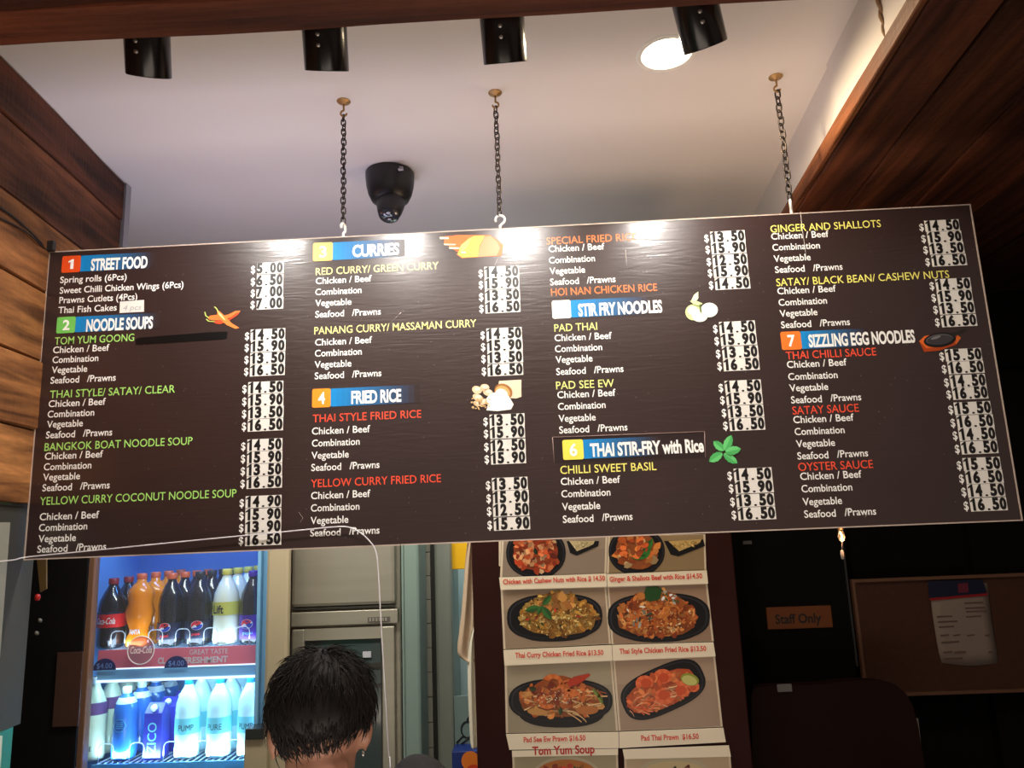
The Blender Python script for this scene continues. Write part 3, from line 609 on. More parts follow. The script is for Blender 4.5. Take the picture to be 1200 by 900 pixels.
# ---- cables
WC = mat('white_cable', (.75, .73, .78), .4); BC = mat('black_cable', (.01, .009, .009), .5)
lwq = lambda px, py: lw_hit(px, py)+Vector((.006, 0, 0))
pts = [lwq(-30, 660), lwq(12, 656.5), at(34, 652.5, 1.885), at(120, 644, 1.885), at(240, 632, 1.89), at(340, 622.5, 1.89), at(385, 618, 1.89), at(407, 617.5, 1.89), at(422, 624, 1.89), at(433, 634, 1.89), at(440, 645, 1.89), at(443, 665, 1.89), at(446, 720, 1.89), at(450, 790, 1.89), at(455, 880, 1.89), at(458, 960, 1.89)]
def smooth_pts(p, n=4):
    o = []
    for i in range(len(p)-1):
        a, b, c_, d = p[max(i-1, 0)], p[i], p[i+1], p[min(i+2, len(p)-1)]
        for k in range(n):
            t_ = k/n; o.append(.5*((2*b)+(c_-a)*t_+(2*a-5*b+4*c_-d)*t_*t_+(3*b-a-3*c_+d)*t_**3))
    return o+[p[-1]]
pts += [Vector((pts[-1].x, 1.89, FLOOR+.01)), Vector((pts[-1].x+.2, 1.95, FLOOR+.006))]
tag(MB().tube(smooth_pts(pts), .0016, 6).build('white_cable', WC), 'thin white cable looping along the bottom of the menu board and hanging past the person', 'cable')
m = MB()
def lwp(px, py, off=.006): p = lw_hit(px, py); return p+Vector((off, 0, 0))
m.tube(smooth_pts([lwp(-40, 225), lwp(0, 245), lwp(22, 262), lwp(40, 279), at(54, 291, 1.893)]), .0025, 6)
tag(m.build('black_cable', BC), 'upper thin black cable along the left timber wall running to the board corner', 'cable', 'cables on the timber wall')
m = MB(); m.tube(smooth_pts([lwp(-40, 240), lwp(0, 257), lwp(25, 270), lwp(42, 284), at(55, 294, 1.893)]), .0022, 6)
tag(m.build('black_cable', BC), 'lower thin black cable along the left timber wall below its twin', 'cable', 'cables on the timber wall')
t = thing('corner_bracket', tuple(at(57, 290, 1.9)), 'small black metal bracket holding the upper left board corner to the timber wall', 'bracket')
a = at(57, 289, 1.888); MB().box((a.x-.014, 1.884, a.z-.012), (a.x+.014, 1.898, a.z+.016), bev=.002).build('clamp', BLACK, t)
MB().tube([(a.x, 1.888, a.z), (a.x-.035, 1.9, a.z-.004)], .005, 8).build('pin', BLACK, t)
# rope above the right soffit
rp = MB(); x = .79
pts = [Vector((x-.012, 1.50, CEIL)), Vector((x-.008, 1.502, CEIL-.06)), Vector((x-.004, 1.505, CEIL-.13)), Vector((x+.004, 1.51, SOF+.045))]
p = smooth_pts(pts, 6)
for k in range(2): rp.tube([q+Vector((.0035*math.cos(i*1.1+k*3.14), .0035*math.sin(i*1.1+k*3.14), 0)) for i, q in enumerate(p)], .0045, 6)
tag(rp.build('rope', mat('brown_rope', (.30, .18, .10), .9, noise=.4, nscale=90)), 'short brown rope hanging from the ceiling to the timber soffit at top right', 'rope')

# ================================================================ BEHIND THE BOARD
def bx(px0, px1, pz0, pz1, Y, depth=.02):
    """box whose front face spans photo columns px0..px1 and rows pz0..pz1 at depth Y"""
    a = at(px0, pz0, Y); zt = a.z; zb = at(px0, pz1, Y).z; zm = (zt+zb)/2
    return (x_at(px0, Y, zm), Y, zb), (x_at(px1, Y, zm), Y+depth, zt)
# ---- dark post panel carrying the food photographs
pm = mat('dark_maroon_laminate', (.030, .0075, .0065), .6, noise=.1, spec=.12)
PX0 = x_at(552, POST_Y, 0); PX1 = x_at(868, POST_Y, -.3)
struct(MB().box((PX0, POST_Y, FLOOR), (PX1, POST_Y+.06, .74), bev=.004).build('wall_post', pm))
struct(MB().box((PX1-.05, POST_Y+.06, FLOOR), (PX1, 3.6, .80)).build('wall_light_block', DARKWALL))  # unseen wall added to keep kitchen light out of the right corner
PY = POST_Y-.001
PAPER = (206, 186, 160); WALLC = (176, 152, 132)
CAP_R = S((226, 84, 62))
def mixc(cols): 
    c_ = random.choice(cols); f_ = random.uniform(.75, 1.2); return S(tuple(min(255, v*f_) for v in c_))
def inside(x, y, shape):
    cx, cy, w_, h_, a = shape; dx, dy = x-cx, y-cy; u = dx*math.cos(-a)-dy*math.sin(-a); v = dx*math.sin(-a)+dy*math.cos(-a)
    return (u/(w_/2))**2+(v/(h_/2))**2 < 1
def scatter(mb, shape, n, cols, size, asp, lay, jit=.25, clip=None, k=7):
    cx, cy, w_, h_, a = shape; i = 0
    while i < n:
        x = cx+random.uniform(-.5, .5)*w_; y = cy+random.uniform(-.5, .5)*h_
        if not inside(x, y, shape): i += .2; continue
        i += 1; s_ = size*random.uniform(.7, 1.35)
        if clip and not clip(x, y): continue
        poly(mb, oval(x, y, s_, s_*asp*random.uniform(.8, 1.2), random.uniform(0, 3.1), k, 2, jit), PY, mixc(cols), lay+i/n*1.2)
def prawn(mb, x, y, s_, a, lay, c1=(232, 104, 46), c2=(248, 150, 84)):
    pts = []; inn = []
    for q in range(11):
        t_ = a+q/10*4.6; rr = s_*(.5-.012*q); pts.append((x+rr*math.cos(t_), y+rr*.85*math.sin(t_))); wd = s_*(.30-.024*q); inn.append((x+(rr-wd)*math.cos(t_), y+(rr-wd)*.85*math.sin(t_)))
    for q in range(10):
        poly(mb, [pts[q], pts[q+1], inn[q+1], inn[q]], PY, S(tuple(c1[j]+(c2[j]-c1[j])*(.35+.4*(q % 2)) for j in range(3))), lay)
def noodle(mb, x, y, L_, a, lay, c_, wd=1.1):
    pts = []; b = random.uniform(-.12, .12)
    for q in range(6): pts.append((x, y)); x += L_/5*math.cos(a); y += L_/5*math.sin(a)*.7; a += b*2
    for p, q in zip(pts, pts[1:]):
        poly(mb, [(p[0], p[1]-wd/2), (q[0], q[1]-wd/2), (q[0], q[1]+wd/2), (p[0], p[1]+wd/2)], PY, c_, lay)
def leaf(mb, x, y, L_, a, wd, lay, c_=(44, 84, 40)):
    out = []
    for sgn in (1, -1):
        for q in (range(7) if sgn == 1 else range(6, -1, -1)):
            t_ = q/6; h_ = wd/2*math.sin(math.pi*t_)*sgn; out.append((x+L_*t_*math.cos(a)-h_*math.sin(a), y+L_*t_*math.sin(a)+h_*math.cos(a)))
    poly(mb, out, PY, S(c_), lay); poly(mb, out[:7]+[(x, y)], PY, S(tuple(v*1.35 for v in c_)), lay+.3)
def tray(mb, cx, cy, w_, h_, a=0, p=2.6, lay=2, depth=8):
    poly(mb, oval(cx+1, cy+depth*.9, w_*.84, h_*.8, a, 30, p), PY, S((22, 20, 22)), lay)
    poly(mb, oval(cx, cy, w_, h_, a, 40, p), PY, S((20, 20, 24)), lay+.4)
    poly(mb, oval(cx, cy, w_*.95, h_*.92, a, 40, p), PY, S((46, 46, 54)), lay+.8)
    poly(mb, oval(cx, cy+.5, w_*.92, h_*.88, a, 40, p), PY, S((16, 16, 20)), lay+1.2)
PPM = print_mat('food_print', .5, .25, .05); SHEET = mat('poster_paper', S((226, 208, 182)), .5, coat=.08, noise=.04, nscale=8); CAPM = mat('caption_red', CAP_R, .5)
ORANGE = [(196, 104, 46), (176, 84, 36), (214, 132, 64), (150, 66, 30), (226, 160, 92)]
RICE = [(190, 142, 62), (206, 164, 84), (160, 108, 42), (220, 186, 112), (132, 84, 34), (176, 120, 50)]
RED = [(196, 84, 44), (168, 60, 30), (214, 120, 74), (222, 160, 110), (120, 46, 26)]
def food_L0(m):
    tray(m, 628, 648, 70, 58, 0, 2.2); poly(m, oval(628, 647, 54, 44, 0, 24, 2, .05), PY, S((140, 62, 32)), 4.2)
    scatter(m, (628, 648, 54, 44, 0), 60, RED+[(220, 176, 130)], 9, .75, 5)
    scatter(m, (628, 645, 48, 40, 0), 40, RED, 6, .7, 7); leaf(m, 626, 642, 9, 1.2, 5, 9, (28, 40, 24))
    poly(m, [(664, 634), (702, 634), (701, 640), (676, 651), (668, 648)], PY, S((20, 18, 20)), 3)
    poly(m, [(667, 634), (697, 634), (695, 638), (676, 646)], PY, S((206, 186, 140)), 4)
    scatter(m, (682, 638, 22, 8, -.2), 40, [(220, 204, 160), (190, 170, 120)], 3, .5, 5)
def food_R0(m):
    tray(m, 746, 646, 66, 54, 0, 2.2); poly(m, oval(746, 646, 50, 42, 0, 24, 2, .05), PY, S((150, 80, 40)), 4.2)
    scatter(m, (746, 646, 50, 42, 0), 45, ORANGE+[(206, 170, 120)], 9, .7, 5)
    for x, y, a in ((740, 654, -.15), (748, 650, -.5), (752, 656, -.9), (757, 646, -1.1)): leaf(m, x, y, 17, a, 7, 7, (40, 92, 38))
    scatter(m, (742, 642, 32, 22, 0), 22, [(222, 112, 54), (196, 86, 42)], 8, .6, 8)
    poly(m, [(778, 634), (824, 632), (826, 640), (795, 652), (786, 650)], PY, S((20, 18, 20)), 3)
    poly(m, [(783, 634), (822, 632), (820, 636), (796, 646)], PY, S((206, 170, 104)), 4)
    scatter(m, (804, 638, 28, 8, -.15), 40, [(214, 180, 112), (180, 140, 76)], 3, .5, 5)
def food_L1(m):
    tray(m, 650, 723, 112, 54, -.03); poly(m, oval(654, 723, 90, 44, 0, 26, 2.3, .04), PY, S((150, 108, 48)), 4.2); poly(m, oval(652, 710, 54, 30, 0, 22, 2, .05), PY, S((164, 118, 54)), 4.4)
    scatter(m, (653, 723, 92, 46, 0), 150, RICE, 7, .6, 5); scatter(m, (652, 715, 66, 44, 0), 120, RICE, 6, .5, 6.5)
    scatter(m, (653, 724, 88, 42, 0), 260, RICE+[(232, 206, 140)], 3, .45, 8)
    scatter(m, (655, 706, 44, 16, 0), 14, [(206, 146, 76), (184, 118, 58)], 11, .7, 9.5)
    scatter(m, (652, 725, 70, 26, 0), 10, [(60, 70, 34), (190, 60, 40)], 4, .5, 11)
    for x, y, L_, a, wd in ((634, 711, 20, 2.9, 8), (635, 710, 17, -.85, 7), (635, 710, 20, .95, 9), (636, 709, 13, 2.1, 6)): leaf(m, x, y, L_, a, wd, 12)
def food_R1(m):
    tray(m, 772, 723, 120, 56, -.02); poly(m, oval(770, 724, 94, 44, 0, 26, 2.3, .04), PY, S((140, 76, 34)), 4.2); poly(m, oval(771, 708, 58, 32, 0, 22, 2, .05), PY, S((150, 84, 38)), 4.4)
    scatter(m, (770, 722, 92, 48, 0), 240, ORANGE, 8, .6, 5); scatter(m, (772, 712, 66, 44, 0), 90, ORANGE, 9, .7, 6.5)
    scatter(m, (770, 725, 86, 38, 0), 220, ORANGE+[(230, 196, 150)], 3.2, .5, 8)
    for x, y, s_, a in ((766, 706, 22, .4), (788, 716, 22, 2.2), (774, 728, 20, 4)): prawn(m, x, y, s_, a, 9.5, (186, 98, 38), (222, 140, 66))
    scatter(m, (748, 722, 30, 24, 0), 16, [(60, 66, 44), (220, 214, 200), (110, 120, 110)], 5, .4, 10.5)
    poly(m, [(755, 694), (757, 688), (770, 687), (776, 691), (773, 702), (762, 705), (756, 703)], PY, S((36, 78, 34)), 11)
    scatter(m, (782, 700, 26, 16, .4), 16, [(190, 180, 170), (120, 90, 70), (90, 100, 60), (226, 222, 216)], 5, .5, 11)
def food_L2(m):
    tray(m, 657, 821, 122, 52, 0, 2.4, depth=12); poly(m, oval(658, 820, 98, 40, 0, 26, 2.3, .04), PY, S((150, 84, 38)), 4.2); poly(m, oval(655, 808, 60, 32, 0, 22, 2, .05), PY, S((158, 78, 36)), 4.4)
    scatter(m, (657, 820, 98, 42, 0), 90, ORANGE, 9, .6, 5)
    for _ in range(70): noodle(m, random.uniform(612, 690), random.uniform(808, 838), random.uniform(12, 26), random.uniform(-.7, .7), 6+random.random()*2, mixc([(214, 170, 120), (190, 120, 60), (226, 190, 140), (170, 90, 44)]), 1.5)
    scatter(m, (655, 812, 66, 34, 0), 60, [(168, 76, 34), (196, 104, 48), (130, 50, 26)], 8, .7, 8)
    for x, y, s_, a, in ((648, 800, 26, 3.6), (671, 816, 24, 2.4), (641, 822, 22, .5), (664, 803, 18, 1)): prawn(m, x, y, s_, a, 9.5, (206, 92, 38), (232, 138, 72))
    poly(m, [(664, 800), (672, 793), (690, 789), (692, 791), (682, 799), (668, 805)], PY, S((190, 62, 40)), 10)
    poly(m, oval(630, 834, 24, 8, .1), PY, S((206, 148, 82)), 10); poly(m, oval(688, 832, 26, 10, 0), PY, S((192, 116, 60)), 10)
    for x, y, a in ((694, 806, .9), (700, 812, 1.1)): leaf(m, x, y, 15, a, 5, 10.5, (96, 110, 50))
    leaf(m, 620, 806, 9, .2, 6, 10.5, (40, 50, 26)); leaf(m, 657, 828, 10, 1.6, 5, 11, (40, 60, 34))
    scatter(m, (650, 818, 40, 20, 0), 30, [(236, 214, 190)], 1.8, .5, 11.5)
def food_R2(m):
    leaf(m, 768, 787, 24, -.25, 8, 1.5, (74, 92, 44)); leaf(m, 783, 789, 28, -.28, 9, 1.6, (70, 92, 40))
    tray(m, 777, 808, 102, 54, -.42, 2.9, 2, 5); poly(m, oval(775, 810, 86, 38, -.42, 26, 2.4, .04), PY, S((196, 84, 44)), 4.2)
    scatter(m, (775, 810, 86, 42, -.42), 90, [(218, 108, 60), (230, 130, 76), (196, 86, 46)], 8, .6, 5)
    for _ in range(110): 
        u = random.uniform(-34, 22); v = random.uniform(-4, 20); x = 772+u*.9; y = 812-u*.42+v*.8
        if inside(x, y, (774, 811, 84, 38, -.42)): noodle(m, x-5, y, random.uniform(9, 16), random.uniform(-1, 1), 6+random.random()*2, mixc([(224, 122, 76), (236, 150, 104), (206, 90, 52), (240, 176, 130)]), 1.4)
    for x, y, s_, a in ((756, 800, 24, 2.4), (777, 793, 24, 3.4), (778, 815, 26, .3), (798, 808, 25, 4.1), (812, 805, 16, 5)): prawn(m, x, y, s_, a, 9.5, (226, 92, 50), (246, 132, 84)); poly(m, oval(x, y, s_*.55, s_*.5), PY, S((214, 84, 44)), 9.3)
    poly(m, oval(808, 796, 22, 14, .3, 24), PY, S((150, 158, 60)), 9.6); poly(m, oval(807.5, 797, 18, 11, .3, 24), PY, S((206, 204, 120)), 9.9)
def bowl(cx, top, w_, cols):
    def f(m):
        poly(m, oval(cx, top+w_*.27, w_, w_*.56, 0, 36), PY, S((200, 190, 160)), 2); poly(m, oval(cx, top+w_*.28, w_*.92, w_*.49, 0, 36), PY, S(cols[0]), 3)
        scatter(m, (cx, top+w_*.27, w_*.7, w_*.34, 0), 40, cols, 9, .6, 4); scatter(m, (cx, top+w_*.25, w_*.4, w_*.26, 0), 16, [(60, 70, 40), (40, 50, 30)]+cols[1:], 6, .6, 6)
    return f
FP = [ # sheet outline, strip outline, photo ground colour, food, caption, px0, baseline, px1, label, cap
 ([(588, 630), (712, 628), (710.5, 673), (586, 677)], [(585, 676.6), (710.5, 672), (711, 687.6), (586.7, 691)], (150, 132, 116), food_L0, 'Chicken with Cashew Nuts with Rice $ 14.50', 589.5, 684.7, 709, 'top left food photo of cashew chicken beside rice, half hidden by the board'),
 ([(712.6, 628), (826.5, 626), (827.7, 668.4), (711, 672.4)], [(711, 672.7), (827.7, 668.2), (829.3, 683.8), (711.6, 687.6)], (150, 126, 92), food_R0, 'Ginger & Shallots Beef with Rice $14.50', 714.5, 681.6, 823, 'top right food photo of beef with green vegetables, half hidden by the board'),
 ([(586.7, 691), (710.6, 688), (716, 754.6), (590, 761.2)], [(590, 761.5), (716.5, 755.4), (717.6, 773.8), (591.3, 779.6)], (160, 138, 116), food_L1, 'Thai Curry Chicken Fried Rice $13.50', 603.8, 770.9, 707.3, 'food photo of yellow curry fried rice topped with a green herb sprig'),
 ([(711.4, 688), (829, 684), (836.5, 751.6), (716.6, 755.2)], [(717, 755.5), (835.5, 752.2), (838, 768.7), (718, 773.8)], (158, 130, 108), food_R1, 'Thai Style Chicken Fried Rice $13.50', 726, 766.2, 827.7, 'food photo of orange-brown fried rice in an oval black tray, on the right'),
 ([(591.3, 779.6), (717.6, 774), (724.5, 856.8), (592.9, 859.3)], [(593, 859.5), (724.6, 857), (725, 876), (597, 878)], (164, 152, 130), food_L2, 'Pad See Ew Prawn $16.50', 613.7, 869.8, 686.2, 'food photo of wide brown noodles with prawns in an oval black tray'),
 ([(718.2, 774), (838, 769), (847, 851.8), (725, 856.8)], [(725.2, 857), (847, 852), (850, 869), (725.5, 876)], (170, 146, 126), food_R2, 'Pad Thai Prawn  $16.50', 751.5, 867.9, 819, 'food photo of bright orange noodles with prawns and lime in a tilted tray'),
 ([(600.3, 886.5), (724, 884), (726, 935), (602, 938)], [(600, 879), (724, 876.6), (724, 884), (600.3, 886.5)], (170, 160, 130), bowl(664, 887, 80, [(196, 120, 50), (190, 60, 34), (70, 80, 40)]), 'Tom Yum Soup', 624, 884.6, 697, 'cut-off red soup photo under the brown noodle photo, at the bottom edge'),
 ([(731.5, 889), (856, 886), (860, 935), (733, 938)], [(729.3, 877.4), (853.5, 872.6), (856, 886), (731.5, 889)], (190, 170, 140), bowl(790, 888, 96, [(214, 196, 150), (120, 60, 40), (206, 180, 140)]), None, 0, 0, 0, 'cut-off bowl photo under the orange prawn noodle photo, at the bottom edge'),
]
for sheet, strip, gc, food, cap, c0, cb, c1, lab in FP:
    cc = at(sheet[3][0], sheet[3][1], PY); t = thing('food_poster', (cc.x, PY, cc.z), lab, 'poster', 'food photographs on the dark post')
    m = MB(); m.slab([at(*p, PY) for p in sheet], (0, .0008, 0)); m.build('sheet', SHEET, t)
    m = MB(); ins = [(sheet[i][0]*.96+sum(q[0] for q in sheet)/4*.04, sheet[i][1]*.975+sum(q[1] for q in sheet)/4*.025) for i in range(4)]
    poly(m, ins, PY, S(gc), 1); poly(m, [ins[0], ins[1], ((ins[1][0]*2+ins[2][0])/3, (ins[1][1]*2+ins[2][1])/3), ((ins[0][0]*2+ins[3][0])/3, (ins[0][1]*2+ins[3][1])/3)], PY, S(tuple(v*1.06 for v in gc)), 1.2)
    food(m); m.build('printed_food', PPM, t)
    m = MB(); m.slab([at(*p, PY)+Vector((0, -.0065, 0)) for p in strip], (0, .0008, 0)); st = m.build('caption_strip', mat('caption_paper', S((250, 236, 210)), .5, coat=.08), t)
    if cap:
        m = MB(); big = cap.startswith('Tom'); text_px(m, cap, c0, cb, c1, .021 if big else .0135, PY-.007, .03, 1); m.build('caption', mat('deep_red_ink', S((190, 34, 28)), .5) if big else CAPM, st)
# small loose sheet edge on the left of the stack
m = MB(); m.slab([at(*p, PY) for p in [(584.5, 629), (587.6, 629), (586.4, 664), (584.6, 663)]], (0, .001, 0))
tag(m.build('paper_strip', SHEET), 'narrow cream paper strip sticking out left of the top food photo', 'paper')

# ---- kitchen: cream column, steel freezer, teal pillar, tiles, frame, window strip
CREAM = mat('cream_metal', (.36, .30, .20), .4, noise=.08, nscale=4)
a, b = bx(309, 337, 600, 1000, 2.65, .03); struct(MB().box((a[0], a[1], FLOOR), (b[0], b[1], .6), bev=.012).build('wall_column', CREAM))
STEEL = mat('brushed_steel', (.40, .37, .30), .36, metal=.55, noise=.12, nscale=3, stretch=(1, 1, 14)); STEELD = mat('dark_steel_gap', (.03, .028, .024), .5)
Yf = 2.85; p = at(400, 700, Yf)
t = thing('steel_freezer', (p.x, Yf, FLOOR), 'tall stainless steel upright freezer behind the dark-haired person', 'freezer')
a, b = bx(334, 470, 600, 900, Yf+.03, .5); XA, XB = max(a[0], x_at(305, 2.70, -.25)+.046), b[0]; MB().box((XA, Yf+.03, FLOOR), (XB, 3.4, .35), bev=.006).build('body', STEEL, t)
a, b = bx(341, 463, 640, 713, Yf, .03); dr = MB().box((a[0], Yf, a[2]), (b[0], Yf+.03, .30), bev=.014).build('upper_door', STEEL, t)
MB().box((a[0]+.008, Yf-.001, a[2]-.006), (b[0], Yf+.02, a[2]-.001)).build('door_gasket', STEELD, dr)
a, b = bx(341, 466, 718, 735, Yf, .03); bd = MB().box(a, b, bev=.003).build('divider_panel', STEEL, t)
a, b = bx(431, 457, 723.5, 729.5, Yf-.002, .01); vt = MB(); vt.box(a, b); vt.build('vent_plate', mat('vent_dark', (.10, .09, .08), .5), bd)
vm = MB(); n = 6
for k in range(n): x = a[0]+.006+(b[0]-a[0]-.012)*k/n; vm.box((x, Yf-.005, a[2]+.003), (x+(b[0]-a[0])/n*.5, Yf-.001, b[2]-.003))
vm = vm.build('vent_slots', STEEL, bd); vm['kind'] = 'stuff'
a, b = bx(342, 462, 738, 760, Yf, .03); x0, x1, zt = a[0], b[0], b[2]; fr = MB(); zl = FLOOR+.12
fr.box((x0, Yf, zl), (x0+.045, Yf+.03, zt), bev=.004); fr.box((x1-.045, Yf, zl), (x1, Yf+.03, zt), bev=.004); fr.box((x0+.045, Yf, zt-.04), (x1-.045, Yf+.03, zt)); fr.box((x0+.045, Yf, zl), (x1-.045, Yf+.03, zl+.05))
dr = fr.build('lower_door_frame', STEEL, t)
MB().box((x0+.045, Yf+.012, zl+.05), (x1-.045, Yf+.025, zt-.04)).build('door_glass', mat('dark_door_glass', (.045, .06, .06), .12, coat=.5), dr)
m = MB(); m.box((x0+.05, Yf+.006, zt-.14), (x1-.05, Yf+.012, zt-.125)); m.box((x0+.05, Yf+.006, zt-.20), (x1-.05, Yf+.011, zt-.196)); m.box((x1-.050, Yf+.004, zl+.05), (x1-.046, Yf+.012, zt-.04)); m.build('inner_rail', STEELD, dr)
m = MB(); m.box((x1-.115, Yf+.005, zt-.105), (x1-.085, Yf+.010, zt-.085)); m.build('door_badge', mat('pale_marking', (.5, .5, .55)), dr)
TEAL = mat('teal_paint', (.20, .27, .24), .4, noise=.12, nscale=5)
a, b = bx(471, 493, 600, 1000, 2.83, .3); tp = MB(); tp.box((a[0], 2.83, FLOOR), (b[0], 3.0, .7), bev=.01); tp.box((a[0]+.004, 2.824, FLOOR), (a[0]+.010, 2.832, .7))
struct(tp.build('wall_pillar', TEAL))
TILE = mat('cream_tile', (.36, .35, .29), .3, noise=.08, nscale=9)
root = struct(thing('wall_tiled', (b[0]+.02, 3.02, FLOOR), None, None))
a, b = bx(491, 506.5, 600, 1000, 3.02, .1); MB().box((a[0]+.004, 3.026, FLOOR), (b[0], 3.1, .7)).build('grout', mat('grout', (.16, .15, .12), .8), root)
tile = None; th = .088; tm = None
for k in range(24):
    z = .30-k*th
    if tm is None: o = MB().box((a[0]+.004, 3.02, z-th+.003), (b[0], 3.027, z), bev=.0015).build('tile', TILE, root); tm = o; base = z
    else: o = bpy.data.objects.new('tile', tm.data); col.objects.link(o); o.parent = root; o.location.z = z-base; o.location.y = random.uniform(-.001, .001)
a, b = bx(507, 511, 600, 1000, 3.03, .05); struct(MB().box((a[0], 3.03, FLOOR), (b[0]+.01, 3.3, .7)).build('trim_3', STEELD))
a, b = bx(511, 531, 600, 1000, 3.0, .1); struct(MB().box((a[0], 3.0, FLOOR), (b[0], 3.1, .7), bev=.012).build('door_1', mat('grey_green_frame', (.24, .25, .21), .45, noise=.06)))
a, b = bx(531, 534, 600, 1000, 3.08, .1); struct(MB().box((a[0], 3.08, FLOOR), (b[0], 3.25, .7)).build('trim_4', TEAL))
a, b = bx(533, 575, 600, 1000, 3.3, .1); struct(MB().box((a[0], 3.3, FLOOR), (b[0]+.2, 3.34, .7)).build('wall_pale_blue', mat('pale_blue_wall', (.62, .80, .80), .5)))
a, b = bx(524.5, 556, 600, 667.5, 3.05, .02); tag(MB().box(a, (b[0], b[1], .25), bev=.002).build('yellow_sign', mat('yellow_sign', S((245, 185, 20)), .4)), 'bright yellow panel at the board edge above the pale blue wall', 'sign')
# cloth hanging on the post side
def cloth(name, outline, Y, m_, label, cat, grp, fold=.012):
    vs = []; fs = []; n = len(outline); W = 8
    for i, (xl, xr, y) in enumerate(outline):
        for k in range(W+1):
            t_ = k/W; p_ = at(xl+(xr-xl)*t_, y, Y); vs.append(p_+Vector((0, fold*math.sin(k*1.9+i*.35)+.004*math.sin(i*.9), 0)))
    for i in range(n-1):
        for k in range(W): fs.append((i*(W+1)+k, (i+1)*(W+1)+k, (i+1)*(W+1)+k+1, i*(W+1)+k+1))
    o = MB().add(vs, fs, smooth=True).build(name, m_); sm = o.modifiers.new('s', 'SOLIDIFY'); sm.thickness = .003; sb = o.modifiers.new('b', 'SUBSURF'); sb.levels = 1; sb.render_levels = 2
    return tag(o, label, cat, grp)
cloth('apron', [(549, 560, 630), (546, 561, 645), (543, 562, 680), (540, 563, 720), (535, 564, 755), (534, 564, 770), (548, 564, 776)], POST_Y+.09, mat('beige_cloth', S((186, 160, 134)), .9, noise=.06), 'beige cloth apron hanging behind the left edge of the dark post', 'apron', None)
cloth('towel', [(554, 563, 735), (548, 564, 750), (547, 566, 790), (548, 568, 830), (550, 570, 868), (551, 571, 877)], POST_Y+.075, mat('cream_cloth', S((226, 216, 196)), .9, noise=.05), 'cream cloth hanging below the beige apron beside the dark post', 'cloth', None)
a, b = bx(533, 562, 816, 879, 3.0, .01)
t = thing('cardboard_sheet', (a[0], 3.0, a[2]), 'grey card with a black sketch and upright lettering behind the cream cloth', 'card')
MB().box(a, b).build('card', mat('grey_card', (.18, .25, .23), .7, noise=.1), t)
m = MB(); fn = lambda p_: Vector((a[0]+.075-(p_.z), 3.0-.001, a[2]+.085+p_.x))
text(m, 'FAMILY SIZE', 0, .10, -.012, .015, 0, .01, fn=lambda p_: Vector((a[0]+.062-p_.z, 2.999, a[2]+.09+p_.x))); m.build('lettering', mat('card_black', (.02, .02, .02)), t)
m = MB(); c_ = Vector((a[0]+.045, 2.998, a[2]+.07))
m.tube([c_+Vector((.022*math.cos(q*.5), 0, .028*math.sin(q*.5))) for q in range(13)], .0028, 5); m.tube([c_+Vector((-.015, 0, -.02)), c_+Vector((-.04, 0, -.045))], .0028, 5); m.tube([c_+Vector((.01, 0, -.025)), c_+Vector((-.03, 0, -.055))], .0028, 5); m.tube([c_+Vector((.0, 0, .03)), c_+Vector((.02, 0, .06))], .0028, 5)
m = m.build('sketch', MATS['card_black'], t); m['kind'] = 'stuff'
a, b = bx(530, 562, 881, 930, 2.9, .12)
t = thing('drink_carton', (a[0], 2.9, a[2]), 'blue carton with orange circles at the bottom edge below the grey card', 'carton')
MB().box(a, b, bev=.003).build('box', mat('carton_blue', S((24, 44, 110)), .4), t)
m = MB()
for x, z, r_, c_ in ((.065, .075, .032, (226, 120, 40)), (.075, .035, .028, (206, 60, 36)), (.03, .03, .02, (240, 190, 70))):
    m.add([(a[0]+x+r_*math.cos(q*.3927), 2.899-len(m.f)*.0005, a[2]+z+.03+r_*math.sin(q*.3927)) for q in range(16)], [list(range(16))], S(c_))
m.build('fruit_print', print_mat('board_print'), t)

# ---- dark corner on the right: staff door, notice board, panel, bulb
Yr = 3.2; DK = mat('black_door', (.004, .0035, .0035), .7, noise=.2, spec=.12)
a, b = bx(872, 1003, 600, 1000, Yr, .05); struct(MB().box((a[0], Yr, FLOOR), (b[0], Yr+.04, .55)).build('door_2', DK))
a2, b2 = bx(999, 1003, 640, 792, Yr-.01, .01); struct(MB().box((b[0], Yr-.012, -.55), (b[0]+.008, Yr, .3)).build('trim_5', mat('thin_chrome', (.05, .05, .055), .35, metal=.5)))
a, b = bx(899, 975, 712, 738, Yr-.012, .01)
t = thing('staff_sign', ((a[0]+b[0])/2, Yr-.01, a[2]), 'small orange-brown rectangular door sign reading Staff Only', 'sign')
MB().box(a, b, bev=.002).build('plate', mat('sign_orange', S((125, 68, 26)), .6), t)
m = MB(); text_px(m, 'Staff Only', 909, 731, 963, .034, Yr-.0125, .025, 1); m.build('lettering', DIG, t)
a, b = bx(1007, 1290, 679, 818, Yr-.03, .03); CORK = mat('cork', (.065, .022, .012), .8, noise=.3, nscale=70)
t = thing('notice_board', ((a[0]+b[0])/2, Yr, a[2]), 'brown cork notice board with a thin wooden frame in the dark right corner', 'notice board')
MB().box((a[0]+.01, Yr-.01, a[2]+.01), (b[0]-.01, Yr-.002, b[2]-.01)).build('cork', CORK, t)
FRM = mat('light_wood_frame', (.16, .075, .045), .6)
for p0, p1 in (((a[0], a[2]), (b[0], a[2]+.012)), ((a[0], b[2]-.012), (b[0], b[2])), ((a[0], a[2]+.012), (a[0]+.012, b[2]-.012)), ((b[0]-.012, a[2]+.012), (b[0], b[2]-.012))):
    MB().box((p0[0], Yr-.022, p0[1]), (p1[0], Yr, p1[1])).build('frame', FRM, t)
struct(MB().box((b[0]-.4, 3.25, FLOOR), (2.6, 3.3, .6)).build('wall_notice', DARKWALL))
Yn = Yr-.014; q = at(1130, 780, Yn)
